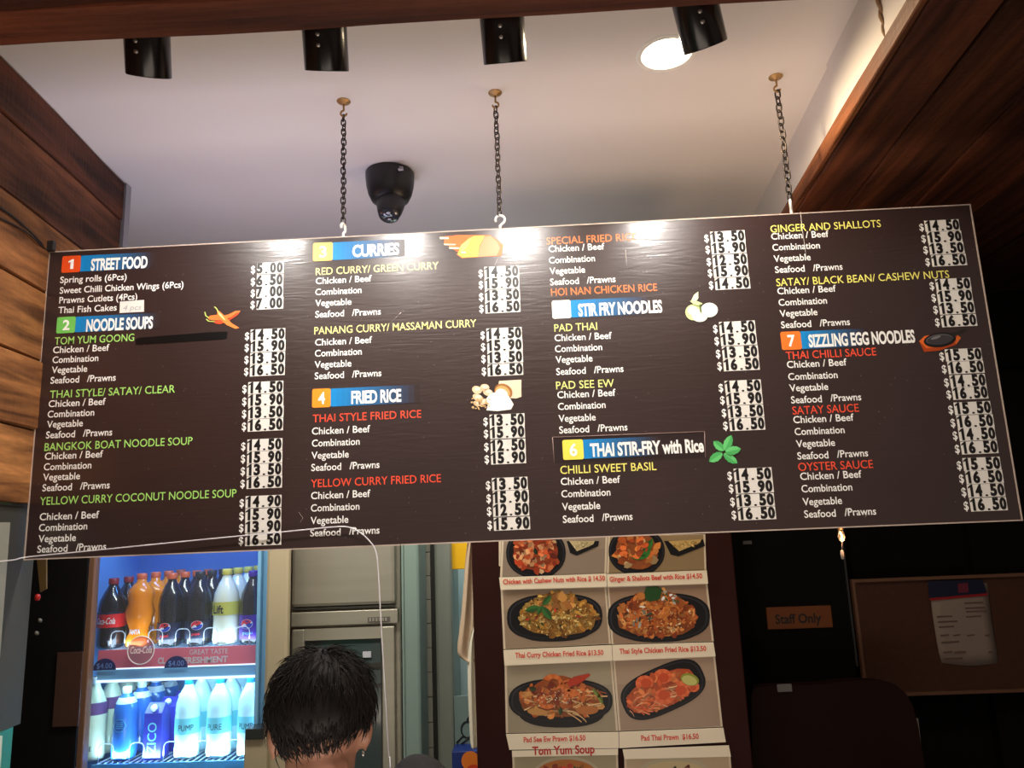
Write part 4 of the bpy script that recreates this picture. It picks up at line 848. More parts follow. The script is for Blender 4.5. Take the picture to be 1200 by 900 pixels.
t = thing('pinned_notice', (q.x, Yn, q.z), 'pale paper notice with a dark header pinned to the cork notice board', 'notice')
rows = [(1087, 1157, 683), (1090, 1158, 700), (1092, 1160, 720), (1096, 1164, 745), (1100, 1168, 765), (1104, 1170, 777)]
vs = []; fs = []
for i, (xl, xr, y) in enumerate(rows):
    for k in range(7): t_ = k/6; vs.append(at(xl+(xr-xl)*t_, y+(3*math.sin(t_*3.1) if i == 5 else 0), Yn)+Vector((0, -.006*math.sin(i*.7)-.004*math.sin(t_*3.1), 0)))
for i in range(5):
    for k in range(6): fs.append((i*7+k, (i+1)*7+k, (i+1)*7+k+1, i*7+k+1))
ppr = MB().add(vs, fs, smooth=True).build('paper', mat('notice_paper', (.30, .24, .21), .7), t); ppr.modifiers.new('s', 'SOLIDIFY').thickness = .0006
m = MB(); NC = S((110, 90, 84))
poly(m, [(1087, 681), (1151, 679), (1157, 696), (1089, 702)], Yn-.010, S((24, 30, 58)), 2); poly(m, [(1089, 701), (1157, 695), (1157, 698), (1090, 704)], Yn-.010, S((150, 30, 34)), 3)
poly(m, [(1122, 684), (1134, 683), (1135, 694), (1123, 695)], Yn-.010, S((110, 40, 60)), 3)
for y, xs in ((706, ((1130, 1152),)), (712, ((1131, 1154),)), (716, ((1132, 1156),)), (722, ((1098, 1116), (1132, 1150))), (728, ((1099, 1122),)), (734, ((1100, 1118),)), (744, ((1102, 1112), (1117, 1125), (1133, 1142), (1154, 1160))), (752, ((1103, 1124),)), (764, ((1105, 1116), (1118, 1132), (1158, 1165))), (772, ((1107, 1128),))):
    for xa, xb in xs: poly(m, [(xa, y), (xb, y-1), (xb, y+.8), (xa, y+1.8)], Yn-.010, NC, 2)
m = m.build('print', print_mat('board_print'), t); m['kind'] = 'stuff'
# rounded brown chair back in front of the staff door
Yp = 2.75; out = [(880, 815), (884, 806), (900, 804), (960, 802), (1000, 797), (1030, 798), (1050, 803), (1062, 813), (1070, 828), (1076, 850), (1084, 900), (1095, 980), (884, 980)]
m = MB(); pts = [at(*p_, Yp) for p_ in out]; n = len(pts); bk = [p_+Vector((0, .05, 0)) for p_ in pts]
m.add(pts+bk, [list(range(n))[::-1], [n+i for i in range(n)]]+[(i, (i+1) % n, n+(i+1) % n, n+i) for i in range(n)])
BRD = mat('dark_brown_panel', (.014, .004, .003), .7, noise=.35, nscale=5, spec=.15)
pt0 = at(980, 900, Yp); t = thing('high_back_bench', (pt0.x, Yp, FLOOR), 'dark brown high back with a rounded right shoulder in front of the staff door', 'bench')
m.build('backrest', BRD, t); zz = min(p_.z for p_ in pts)
MB().box((pts[0].x+.02, Yp, FLOOR), (pts[-2].x-.02, Yp+.05, zz+.01)).build('lower_panel', BRD, t)
MB().box((pts[0].x+.02, Yp-.4, FLOOR+.38), (pts[-2].x-.02, Yp, FLOOR+.45), bev=.01).build('seat', BRD, t)
for x in (pts[0].x+.05, pts[-2].x-.09): MB().box((x, Yp-.38, FLOOR), (x+.04, Yp-.34, FLOOR+.38)).build('leg', BRD, t)
a, b = bx(911, 928, 802, 811, Yp-.004, .004); tag(MB().box(a, b).build('label_sticker', mat('grey_label', (.16, .15, .16), .6)), 'small grey label on the top edge of the brown bench back', 'label')
a, b = bx(1071, 1080, 842, 893, 3.1, .01); tag(MB().slab([at(1071, 842, 3.1), at(1076, 842, 3.1), at(1082, 893, 3.1), at(1077, 893, 3.1)], (0, .008, 0)).build('door_hinge', mat('pale_hinge', (.28, .26, .25), .4)), 'narrow pale upright strip below the cork notice board', 'strip')
a, b = bx(871, 881, 634, 638, Yr-.01, .01); tag(MB().box(a, b).build('small_plate', mat('grey_label', (.16, .15, .16))), 'tiny grey plate high on the black door', 'plate')
Yb = 2.35; p = at(986, 628, Yb)
t = thing('filament_bulb', (p.x, Yb, p.z), 'small glowing filament bulb hanging below the right part of the board', 'lamp')
MB().lathe([(0, .020), (.006, .016), (.009, .004), (.010, -.004), (.006, -.014), (0, -.018)], p, 16).build('bulb', clear('bulb_glass', (1, .9, .7), .08), t)
MB().tube([p+Vector((-.003, 0, .012)), p+Vector((.002, 0, 0)), p+Vector((-.001, 0, -.010))], .0028, 6).build('filament', emission('filament_glow', (1, .5, .2), 14), t)
MB().lathe([(.0075, .018), (.0075, .032), (.003, .036), (0, .036)], p, 14).build('cap', mat('brass_rose', (.4, .2, .1)), t)
m = MB(); m.tube([p+Vector((0, 0, .034)), (p.x, Yb, SOF+.0)], .002, 6); m.build('cord', BC, t)
l = bpy.data.lights.new('bulb', 'POINT'); l.energy = .25; l.color = (1, .5, .25); l.shadow_soft_size = .01; o = bpy.data.objects.new('bulb_lamp', l); col.objects.link(o); o.location = p+Vector((0, -.02, -.02))
m = MB(); q = at(987, 650, Yb); m.lathe([(0, .014), (.004, .012), (.005, 0), (.004, -.012), (0, -.014)], q, 10); m.tube([q+Vector((0, 0, .012)), p+Vector((0, 0, -.017))], .0008, 5)
tag(m.build('bulb_pendant', clear('pendant_glass', (.6, .55, .5), .3)), 'clear glass drop hanging under the glowing filament bulb', 'pendant')

# ---- lower left: grey panel, teal sheet, dark post
def lq(px, py): return lw_hit(px, py)
GP = mat('grey_sheet', (.040, .040, .036), .6, noise=.12, nscale=5)
e = lq(42, 690); q0 = lw(.4); z0, z1 = lq(0, 860).z, seam[-1]-.006
struct(MB().slab([(q0-.012, .4, z0), (lw(e.y)-.012, e.y, z0), (lw(e.y)-.012, e.y, z1), (q0-.012, .4, z1)], (-.02, 0, 0)).build('wall_lower_panel', GP))
struct(MB().slab([(q0-.012, .4, FLOOR), (lw(e.y-.03)-.012, e.y-.03, FLOOR), (lw(e.y-.03)-.012, e.y-.03, z0-.001), (q0-.012, .4, z0-.001)], (-.02, 0, 0)).build('wall_teal_panel', mat('teal_sheet', S((30, 122, 108)), .4, noise=.1)))
p0, p1, p2, p3 = lq(-30, 612), lq(15, 612), lq(3, 770), lq(-30, 772)
tag(MB().slab([p_+Vector((-.006, 0, 0)) for p_ in (p0, p1, p2, p3)], (-.004, 0, 0)).build('pale_sheet', mat('pale_sheet', (.30, .31, .27), .5)), 'pale grey-green sheet on the grey panel at the left frame edge', 'sheet')
p0, p1, p2, p3 = lq(-30, 864), lq(6, 862), lq(2, 925), lq(-30, 925)
tag(MB().slab([p_+Vector((-.006, 0, 0)) for p_ in (p0, p1, p2, p3)], (-.004, 0, 0)).build('pale_paper', mat('pale_paper', (.5, .52, .46), .5)), 'pale paper corner on the teal panel at the bottom left', 'paper')
struct(MB().slab([(lw(.4)-.005, .4, seam[-1]-.006), (lw(2.3)-.005, 2.3, seam[-1]-.006), (lw(2.3)-.005, 2.3, seam[-1]+.001), (lw(.4)-.005, .4, seam[-1]+.001)], (-.04, 0, 0)).build('trim_6', BLACK))
Yd = 2.45; a, b = bx(30, 94, 600, 1000, Yd, .1); BRN = mat('dark_red_brown', (.045, .016, .010), .45, noise=.2)
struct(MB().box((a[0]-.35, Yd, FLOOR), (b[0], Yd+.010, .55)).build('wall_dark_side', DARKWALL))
a, b = bx(64, 94, 765, 852, Yd-.006, .006); tag(MB().box(a, b, bev=.001).build('brown_panel', BRN), 'dull red-brown square panel on the dark post left of the drinks fridge', 'panel')
a, b = bx(101, 108, 655, 790, Yd-.012, .01)
t = thing('hanging_ornament', tuple(at(43, 665, 2.2)), 'small red and yellow ornament hanging under the left corner of the board', 'ornament')
q = at(48, 640, 2.2); MB().slab([at(43, 655, 2.2), at(54, 655, 2.2), at(54, 690, 2.2), at(47, 694, 2.2)], (0, .006, 0)).build('yellow_tag', mat('dull_yellow', S((110, 85, 40)), .6), t)
MB().lathe([(0, .010), (.006, .008), (.008, 0), (.006, -.008), (0, -.010)], at(44, 700, 2.2), 14).build('red_bead', mat('red_bead', S((190, 30, 24)), .35), t)
m = MB(); m.tube([at(45, 655, 2.2), at(46, 600, 2.2), at(46, 560, 2.2)], .001, 5); m.build('thread', BC, t)
for k, (x, y) in enumerate(((47, 727), (43, 742))):
    m = MB(); p_ = at(x, y, 2.2); m.lathe([(0, .005), (.005, .003), (.007, 0), (.004, -.004), (0, -.005)], p_, 10, Matrix.Rotation(1, 4, 'Y')); m.build('pale_bead', mat('pale_bead', (.12, .11, .08), .5), t)

# ================================================================ DRINKS FRIDGE
FY = 2.70
zr = -.25; FXL = x_at(109, FY, zr); FXR = x_at(305, FY, zr)
IXL, IXR = FXL+.007, FXR-.012; FYB = 3.18
ZU = at(200, 757, FY+.07).z; ZL = at(200, 889, FY+.07).z; ZT = .20
fr = thing('drinks_fridge', ((FXL+FXR)/2, FY+.3, FLOOR), 'glass-door drinks fridge with blue lighting and two stocked shelves', 'fridge')
CAB = mat('fridge_cabinet', (.10, .05, .035), .4); LIN = mat('fridge_liner', (.16, .36, .68), .5)
cb = MB(); cb.box((FXL-.12, FY+.02, FLOOR), (FXL-.10, FYB+.03, ZT+.12)); cb.box((FXR+.036, FY+.02, FLOOR), (FXR+.040, FYB+.03, ZT+.12)); cb.box((FXL-.12, FY+.02, ZT+.10), (FXR+.040, FYB+.03, ZT+.14)); cb.box((FXL-.12, FYB+.012, FLOOR), (FXR+.040, FYB+.03, ZT+.12)); cb.box((FXL-.12, FY+.02, FLOOR), (FXR, FYB, FLOOR+.1)); cb.build('cabinet', CAB, fr)
ln = MB(); ln.box((FXL-.10, FY+.03, FLOOR+.1), (FXL-.095, FYB+.01, ZT+.1)); ln.box((FXR+.031, FY+.03, FLOOR+.1), (FXR+.036, FYB+.01, ZT+.1)); ln.box((FXL-.1, FYB, FLOOR+.1), (FXR+.036, FYB+.01, ZT+.1)); ln.box((FXL-.1, FY+.03, ZT+.09), (FXR+.036, FYB, ZT+.098)); ln.build('liner', LIN, fr)
df = MB(); df.box((FXL-.12, FY+.018, FLOOR+.12), (FXL-.03, FY+.03, ZT+.1)); df.box((FXL-.030, FY-.02, FLOOR+.12), (FXL+.004, FY+.015, ZT+.1), bev=.004); dfo = df.build('door_frame', mat('bronze_frame', (.20, .10, .06), .45), fr)
df = MB(); df.box((FXR+.003, FY+.012, FLOOR+.12), (FXR+.036, FY+.028, ZT+.1)); df.box((FXR-.010, FY-.012, FLOOR+.12), (FXR+.003, FY+.015, ZT+.1), bev=.003); df.box((FXL+.004, FY-.01, ZT+.06), (FXR-.01, FY+.015, ZT+.1)); df.build('door_frame', mat('blue_lit_frame', (.20, .45, .72), .35), fr)
MB().box((FXL+.004, FY-.002, FLOOR+.12), (FXR-.010, FY+.003, ZT+.06)).build('door_glass', clear('fridge_glass', (.93, .97, 1), .01, gloss=.35), fr)
LED = emission('fridge_led', (.55, .82, 1), 7); LEDB = emission('fridge_blue_led', (.12, .38, 1), 1.6)
SH = mat('shelf_white_wire', (.75, .82, .88), .35)
def wire_loop(parent, x, y, z, w_, h_, r=.0016):
    pts = [(x-w_/2, y, z)]; rr = w_*.35
    for k in range(5): a = R(180-k*22.5); pts.append((x-w_/2+rr+rr*math.cos(a), y, z+h_-rr+rr*math.sin(a)))
    for k in range(5): a = R(90-k*22.5); pts.append((x+w_/2-rr+rr*math.cos(a), y, z+h_-rr+rr*math.sin(a)))
    pts.append((x+w_/2, y, z)); return MB().tube(pts, r, 6).build('front_guard', SH, parent)
for Z, rail in ((ZU, 1), (ZL, 2)):
    sh = MB()
    for k in range(26): x = IXL+.01+(IXR-IXL-.02)*k/25; sh.box((x-.0012, FY+.05, Z-.008), (x+.0012, FYB-.01, Z-.004))
    for y in (FY+.05, FY+.2, FY+.38, FYB-.02): sh.box((IXL, y, Z-.012), (IXR, y+.006, Z-.008))
    s_ = sh.build('shelf', SH, fr); s_['kind'] = 'stuff'
    rl = MB().box((IXL, FY+.030, Z-.062), (IXR, FY+.036, Z-.002)).build('price_rail', mat('rail_red', S((246, 120, 140)), .45) if rail == 1 else mat('rail_blue', S((70, 160, 215)), .4), fr)
    if rail == 1:
        m = MB(); text(m, 'GREAT TASTE', x_at(222, FY+.03, Z-.03), x_at(267, FY+.03, Z-.03), Z-.026, .016, FY+.029, .005); text(m, 'REFRESHMENT', x_at(205, FY+.03, Z-.05), x_at(267, FY+.03, Z-.05), Z-.054, .019, FY+.029, .03)
        text(m, 'CL', x_at(185, FY+.03, Z-.05), x_at(194, FY+.03, Z-.05), Z-.052, .019, FY+.029, .03); m.build('rail_lettering', mat('rail_white', (.8, .7, .72), .5), rl)
        for p0, p1 in ((-.066, -.062), (-.108, -.100)): MB().box((IXL, FY+.028, Z+p1), (IXR, FY+.05, Z+p0)).build('light_bar', emission('bar_glow', (.75, .92, 1), 1.5), fr)
        MB().box((IXL, FY+.032, Z-.1), (IXR, FY+.05, Z-.066)).build('light_housing', mat('housing_blue', (.25, .55, .85), .4), fr)
        tags = ((122, '$4.00'), (206, '$4.00'))
    else: tags = ((133, ''), (234, '$3.00'))
    for px, s in tags:
        xc = x_at(px, FY+.02, Z-.04); zc = Z-.066 if rail == 1 else Z-.058; r_ = .040
        m = MB(); pts = [(xc+r_*math.cos(R(180-k*12)), FY+.022, zc+r_*.95*math.sin(R(180-k*12))) for k in range(16)]
        m.add(pts+[(p_[0], FY+.026, p_[2]) for p_ in pts], [list(range(16))[::-1], [16+i for i in range(16)]]+[(i, (i+1) % 16, 16+(i+1) % 16, 16+i) for i in range(16)])
        tg = m.build('price_tag', mat('tag_navy', S((24, 34, 96)), .4), fr)
        if s: m = MB(); text(m, s, xc-.026, xc+.028, zc+.006, .017, FY+.021, .0); m.build('tag_price', mat('tag_pale', S((120, 150, 220)), .5), tg)
# light: upright tubes of the fridge, then area lamps along its shelves and top
for x, nm in ((IXR-.004, 'light_tube'),):
    MB().tube([(x-.004, FY+.045, -1.5), (x-.004, FY+.045, ZU-.12)], .004, 8).build(nm, LED, fr)
    MB().tube([(x-.004, FY+.045, ZU+.02), (x-.004, FY+.045, ZT)], .003, 8).build(nm, LEDB, fr)
area('fridge_lower_light', ((IXL+IXR)/2, FY+.055, ZU-.085), (R(28), 0, 0), IXR-IXL-.03, .03, 2.2, (.45, .82, 1))
area('fridge_base_light', ((IXL+IXR)/2, FY+.06, ZL+.010), (R(150), 0, 0), IXR-IXL-.03, .03, 2.0, (.50, .85, 1))
area('fridge_upper_light', ((IXL+IXR)/2, FY+.06, ZU+.012), (R(140), 0, 0), IXR-IXL-.03, .03, .6, (.65, .86, 1))
area('fridge_blue_light', ((IXL+IXR)/2, FY+.12, ZT+.07), (0, 0, 0), .45, .05, 2.6, (.10, .36, 1))

def wrap(center, r):
    """bends flat lettering around a bottle"""
    def f(p_):
        a = (p_.x-center.x)/r; return Vector((center.x+r*math.sin(a), center.y-r*math.cos(a), p_.z))
    return f
def wpoly(mb, c_, r, pts, col_, n=3):
    f = wrap(c_, r); out = []
    for i in range(len(pts)):
        p_, q = pts[i], pts[(i+1) % len(pts)]
        for k in range(n): t_ = k/n; out.append(f(Vector((c_.x+p_[0]+(q[0]-p_[0])*t_, 0, c_.z+p_[1]+(q[1]-p_[1])*t_))))
    mb.add(out, [list(range(len(out)))], col_)
def circ(r_, a0=0, a1=360, n=20, cx=0, cz=0): return [(cx+r_*math.cos(R(a0+(a1-a0)*k/n)), cz+r_*math.sin(R(a0+(a1-a0)*k/n))) for k in range(n+(0 if a1-a0 == 360 else 1))]
SOFT = [(0, 0), (.030, .0), (.038, .006), (.040, .02), (.0385, .09), (.040, .13), (.041, .17), (.037, .205), (.026, .24), (.0165, .262), (.0135, .272), (.0135, .285)]
WAIST = [(0, 0), (.028, .0), (.035, .006), (.0365, .03), (.026, .066), (.036, .105), (.042, .14), (.034, .178), (.038, .205), (.036, .230), (.022, .252), (.014, .262), (.0135, .28)]
WATER = [(0, 0), (.034, 0), (.041, .006), (.042, .03), (.040, .05), (.042, .07), (.042, .15), (.0405, .156), (.042, .165), (.040, .19), (.030, .222), (.018, .242), (.0145, .25), (.0145, .262)]
def capm(h, r=.0155, hh=.02): return [(r*.97, h-.004), (r, h), (r, h+hh-.003), (r-.002, h+hh), (0, h+hh)]
def rs(prof, k, kh): return [(r_*k, h*kh) for r_, h in prof]
def bottle(label, cat_kind, c_, prof, body, capc, group, parts=(), cap=True, scale=(1, 1, 1)):
    t = thing(cat_kind, c_, label, 'bottle', group); t.scale = scale
    MB().lathe(prof, c_, 24).build('body', body, t)
    if cap: MB().lathe(capm(prof[-1][1]-.004), c_, 18, caps=False).build('cap', capc, t)
    for nm, fn_, m_ in parts: m = MB(); fn_(m, Vector(c_)); m.build(nm, m_, t)
    return t
def band(r_, z0_, z1_): return lambda m, c_: m.lathe([(r_, z0_), (r_, z1_)], c_, 24, caps=False)
COLA = mat('cola', (.012, .010, .016), .12, coat=.6); ORA = mat('orange_drink', S((255, 140, 20)), .15, coat=.4, emit=None); LIFTM = mat('lemon_drink', (.85, .88, .72), .15, coat=.4)
WTR = mat('water_bottle_clear', (.62, .86, .90), .12, coat=.5); CLR = clear('clear_plastic', (.8, .92, 1), .16)
C_OR = mat('cap_orange', S((226, 100, 60)), .4); C_YE = mat('cap_yellow', S((226, 206, 90)), .4); C_PU = mat('cap_purple', S((70, 30, 150)), .4); C_WH = mat('cap_white', (.75, .82, .85), .4); C_TE = mat('cap_teal', S((20, 130, 170)), .4); C_RE = mat('cap_red', S((150, 30, 40)), .4)
L_RED = mat('label_red', S((214, 30, 40)), .4); L_NAVY = mat('label_navy', (.006, .010, .04), .4); L_YEL = mat('label_yellow', S((205, 200, 90)), .4); L_PUR = mat('label_purple', S((70, 30, 150)), .4); L_AQ = mat('label_aqua', S((120, 205, 215)), .4)
PW = mat('print_white', (.8, .8, .8), .4); PK = mat('print_dark', (.01, .02, .04), .4); LP = print_mat('label_print', .4)
def globe(r_, zc, rad=.017, dx=0):
    def f(m, c_):
        k = Vector((c_.x, c_.y, c_.z+zc)); sh = lambda pts: [(a+dx, b) for a, b in pts]
        wpoly(m, k, r_+.0006, sh(circ(rad*1.08)), S((240, 240, 245)), 1)
        wpoly(m, k, r_+.0010, sh([(rad*math.cos(R(a)), rad*math.sin(R(a))) for a in range(25, 206, 12)]+[(-rad*.5, rad*.12), (0, rad*.02), (rad*.5, rad*.28)]), S((220, 40, 60)), 1)
        wpoly(m, k, r_+.0010, sh([(rad*math.cos(R(a)), rad*math.sin(R(a))) for a in range(215, 376, 12)]+[(rad*.5, rad*.0), (0, -rad*.42), (-rad*.5, -rad*.5)]), S((24, 60, 170)), 1)
    return f
def word(s, r_, z_, h_, w_, off=.0, shear=0, dx=0):
    return lambda m, c_: text(m, s, c_.x-w_/2+dx, c_.x+w_/2+dx, c_.z+z_, h_, 0, off, shear, fn=wrap(c_, r_+.0012))
BY = FY+.105
def bpos(px, Z, k=0, Y0=BY): x = x_at(px, Y0, Z+.1); return (x, Y0+k*.102, Z-.0035)
U = [ # px, profile, body, cap, front parts, words for the labels
 (131, rs(SOFT, 1.0, .93), COLA, C_RE, [('label', band(.0412, .085, .145), L_RED), ('lettering', word('Coca-Cola', .0412, .100, .024, .062, .01, .15), PW), ('label_trim', band(.0416, .138, .146), L_NAVY)], 'dark cola bottle with a red label'),
 (164, rs(WAIST, 1.05, 1.0), ORA, C_OR, [('logo', word('FANTA', .030, .055, .018, .036, .03), PW), ('neck_print', word('W W', .0355, .186, .010, .036, .03), PW)], 'waisted orange soft drink bottle'),
 (200, rs(SOFT, .92, .97), COLA, C_OR, [('label', band(.0385, .03, .095), L_NAVY), ('logo', globe(.0388, .078), LP), ('lettering', word('pepsi', .0388, .040, .012, .026, .02), mat('print_red', S((214, 50, 60)), .4))], 'black cola bottle with an orange cap'),
 (233, rs(SOFT, .95, .98), COLA, mat('cap_black', (.02, .02, .03), .4), [('label', band(.0398, .03, .1), L_NAVY), ('logo', globe(.0402, .082, dx=.012), LP), ('lettering', word('pepsi', .0402, .044, .011, .024, .02, 0, .010), mat('print_red', S((214, 50, 60)), .4))], 'black cola bottle with a dark cap'),
 (265, rs(SOFT, .98, 1.0), LIFTM, C_YE, [('label', band(.0412, .118, .170), L_YEL), ('lettering', word('Lift', .0414, .126, .030, .036, .02, 0, -.010), PK)], 'pale lemon drink bottle with a yellow cap'),
 (296, rs(SOFT, .93, .96), COLA, C_PU, [('label', band(.0392, .02, .115), L_PUR), ('logo', globe(.0396, .08, .018, -.004), LP), ('lettering', word('pepsi', .0396, .040, .012, .03, .0), L_AQ)], 'purple-labelled cola bottle'),
]
ORD = ['front', 'second', 'third', 'fourth']
for px, prof, body, capc, parts, nm in U:
    for k in range(4):
        c_ = bpos(px, ZU, k); lab = f'{nm}, {ORD[k]} in its upper shelf row'
        bottle(lab, 'soft_drink_bottle', c_, prof, body, capc, 'soft drink bottles on the upper fridge shelf', parts if k == 0 else parts[:1], scale=(1.13, 1.13, .86))
Lw = [
 (110, rs(SOFT, 1.0, .9), mat('sports_drink', (.66, .68, .50), .25), C_WH, [('neck_sleeve', band(.041*1.0, .15, .19), mat('sleeve_mauve', S((110, 70, 120)), .4)), ('logo', word('ADE', .040, .036, .014, .034, .02), PK)], 'cream sports drink bottle with a mauve neck', 'sports_drink_bottle'),
 (147, rs([(0, 0), (.036, 0), (.044, .008), (.046, .04), (.044, .10), (.045, .14), (.040, .18), (.028, .205), (.017, .215), (.016, .225)], .92, .98), mat('blue_drink', (.03, .16, .55), .15, coat=.5), C_WH,
   [('shoulder', band(.0, .0, .0), C_WH), ('logo', None, LP)], 'blue sports drink bottle with a white cap', 'sports_drink_bottle'),
 (220, WATER, WTR, C_TE, [('label', band(.0428, .085, .14), L_AQ), ('lettering', word('PUMP', .0430, .098, .020, .052, .0, 0, .012), PK)], 'clear water bottle with a teal cap, left of three', 'water_bottle'),
 (257, WATER, WTR, C_TE, [('label', band(.0428, .085, .14), L_AQ), ('lettering', word('PURE', .0430, .098, .020, .05, .0), PK)], 'clear water bottle with a teal cap, middle of three', 'water_bottle'),
 (293, WATER, WTR, C_TE, [('label', band(.0428, .085, .14), L_AQ), ('lettering', word('PUMP', .0430, .098, .020, .05, .0), PK)], 'clear water bottle with a teal cap, right of three', 'water_bottle'),
]
def hexlogo(m, c_):
    k = Vector((c_.x, c_.y, c_.z+.115)); wpoly(m, k, .0425, [(.024*math.cos(R(a)), .024*math.sin(R(a))) for a in range(0, 360, 60)], S((90, 180, 225)), 3); wpoly(m, k, .0429, [(.021*math.cos(R(a)), .021*math.sin(R(a))) for a in range(0, 360, 60)], S((30, 100, 180)), 3)
    for z_ in (.009, .003, -.003, -.009): wpoly(m, k, .0433, [(-.012, z_), (.012, z_), (.012, z_+.0022), (-.012, z_+.0022)], S((110, 190, 230)), 2)
for px, prof, body, capc, parts, nm, kn in Lw:
    if px == 147: parts = [('shoulder', lambda m, c_: m.lathe([(.0395*.92, .174), (.036*.92, .186), (.0295*.92, .2), (.018*.92, .2085)], c_, 24, caps=False), C_WH), ('logo', hexlogo, LP)]
    for k in range(4):
        c_ = bpos(px, ZL, k); lab = f'{nm}, {ORD[k]} in its lower shelf row'
        if kn == 'water_bottle': lab = f'{nm} lower rows, {ORD[k]} from the glass'
        bottle(lab, kn, c_, prof, body, capc, 'bottles on the lower fridge shelf', parts if k == 0 else parts[:1], scale=(1, 1, .935 if kn == 'water_bottle' else 1))
# coconut water cartons
for k in range(4):
    c_ = Vector(bpos(184, ZL, k)); t = thing('drink_carton', c_, f'purple-blue coconut water carton, {ORD[k]} in its row between blue and clear bottles', 'carton', 'cartons on the lower fridge shelf')
    w_ = .031; H_ = .150; m = MB()
    m.add([(c_.x-w_, c_.y-w_, c_.z), (c_.x+w_, c_.y-w_, c_.z), (c_.x+w_, c_.y+w_, c_.z), (c_.x-w_, c_.y+w_, c_.z), (c_.x-w_, c_.y-w_, c_.z+H_), (c_.x+w_, c_.y-w_, c_.z+H_), (c_.x+w_, c_.y+w_, c_.z+H_), (c_.x-w_, c_.y+w_, c_.z+H_), (c_.x-w_*.9, c_.y-.003, c_.z+H_+.03), (c_.x+w_*.9, c_.y-.003, c_.z+H_+.03), (c_.x+w_*.9, c_.y+.003, c_.z+H_+.03), (c_.x-w_*.9, c_.y+.003, c_.z+H_+.03)],
          [(0,3,2,1),(0,1,5,4),(1,2,6,5),(2,3,7,6),(3,0,4,7),(4,5,9,8),(5,6,10,9),(6,7,11,10),(7,4,8,11),(8,9,10,11)])
    m.build('carton_body', mat('carton_violet', S((56, 56, 170)), .35), t)
    Mc = Matrix.Rotation(R(50), 4, 'X'); MB().lathe([(.011, 0), (.011, .012), (.009, .014), (0, .014)], c_+Vector((0, -.020, H_+.012)), 16, Mc).build('cap', C_WH, t)
    if k == 0:
        m = MB(); text(m, 'ZICO', 0, .10, 0, .030, 0, .005, fn=lambda p_: Vector((c_.x+.014-p_.z, c_.y-w_-.0008, c_.z+.02+p_.x))); m.build('lettering', L_AQ, t)
# clear front guards on both shelves
for Z, pxs in ((ZU, (138, 182, 214, 247, 284)), (ZL, (124, 160, 200, 238, 275))):
    for px in pxs: wire_loop(fr, x_at(px, FY+.055, Z+.03), FY+.055, Z-.004, .050, .062)
# round logo decal on the door glass
m = MB(); q = at(165, 762, FY-.004); m.tube([q+Vector((.046*math.cos(R(a)), 0, .046*math.sin(R(a)))) for a in range(0, 361, 12)], .0018, 5, caps=False); text(m, 'Coca-Cola', q.x-.038, q.x+.038, q.z-.010, .022, q.y, .012, .15); m.build('glass_decal', PW, fr)
m = MB(); m.add([q+Vector((.044*math.cos(R(a)), .001, .044*math.sin(R(a)))) for a in range(0, 360, 12)], [list(range(30))]); m.build('decal_disc', clear('decal_film', (.62, .38, .50), .35), fr)
# cream box with black strip in front of the fridge's right edge
a, b = bx(285, 312, 866, 960, 2.62, .06); t = thing('cream_bin', (a[0], 2.62, FLOOR), 'cream upright cabinet with a black strip on top, right of the fridge shelf', 'cabinet')
MB().box((a[0], 2.62, FLOOR), b, bev=.003).build('body', CREAM, t)
a2, b2 = bx(287, 309, 854.5, 867, 2.61, .07); MB().box(a2, b2, bev=.002).build('black_strip', BLACK, t)

# ================================================================ THE PERSON (seen from behind, head bowed)
def skin_mesh(name, segs, sub=2):
    """segs: list of chains [(point, radius), ...]; each grown with the skin modifier and joined"""
    allv = []; allf = []
    for ch in segs:
        me = bpy.data.meshes.new('s'); me.from_pydata([tuple(p_) for p_, _ in ch], [(i, i+1) for i in range(len(ch)-1)], [])
        o = bpy.data.objects.new('s', me); col.objects.link(o); sk = o.modifiers.new('k', 'SKIN'); sk.use_smooth_shade = True
        for v, (_, r_) in zip(me.skin_vertices[0].data, ch): v.radius = r_ if isinstance(r_, tuple) else (r_, r_)
        me.skin_vertices[0].data[0].use_root = True
        ss = o.modifiers.new('u', 'SUBSURF'); ss.levels = ss.render_levels = sub; bpy.context.view_layer.update()
        ev = bpy.data.meshes.new_from_object(o.evaluated_get(bpy.context.evaluated_depsgraph_get())); n = len(allv)
        allv += [v.co.copy() for v in ev.vertices]; allf += [[i+n for i in f.vertices] for f in ev.polygons]
        bpy.data.objects.remove(o); bpy.data.meshes.remove(me); bpy.data.meshes.remove(ev)
    return allv, allf
def fuse(name, geo, m_, parent, voxel, smooth=2):
    mb = MB()
    for vs, fs in geo: mb.add(vs, fs, smooth=True)
    o = mb.build(name, m_, parent); rm = o.modifiers.new('r', 'REMESH'); rm.mode = 'VOXEL'; rm.voxel_size = voxel; rm.use_smooth_shade = True
    if smooth: s_ = o.modifiers.new('s', 'SMOOTH'); s_.iterations = smooth; s_.factor = .5
    bpy.context.view_layer.update(); ev = bpy.data.meshes.new_from_object(o.evaluated_get(bpy.context.evaluated_depsgraph_get()))
    o.modifiers.clear(); old = o.data; o.data = ev; bpy.data.meshes.remove(old); ev.name = name
    return o
HC = at(376, 853, 1.47)                      # middle of the skull
tiltX, turn = R(-24), R(14)                  # bowed forward, turned a little to the left
HM = Matrix.Translation(HC) @ Matrix.Rotation(turn, 4, 'Z') @ Matrix.Rotation(tiltX, 4, 'X') @ Matrix.Scale(1.07, 4)
def hp(x, y, z): return HM @ Vector((x, y, z))
per = thing('person', (HC.x+.02, 1.52, FLOOR), 'person with short black hair and dark shirt seen from behind at the bottom', 'person')
SKIN = mat('skin', (.33, .16, .105), .5, noise=.06); HAIR = mat('black_hair', (.008, .006, .006), .55, spec=.22)
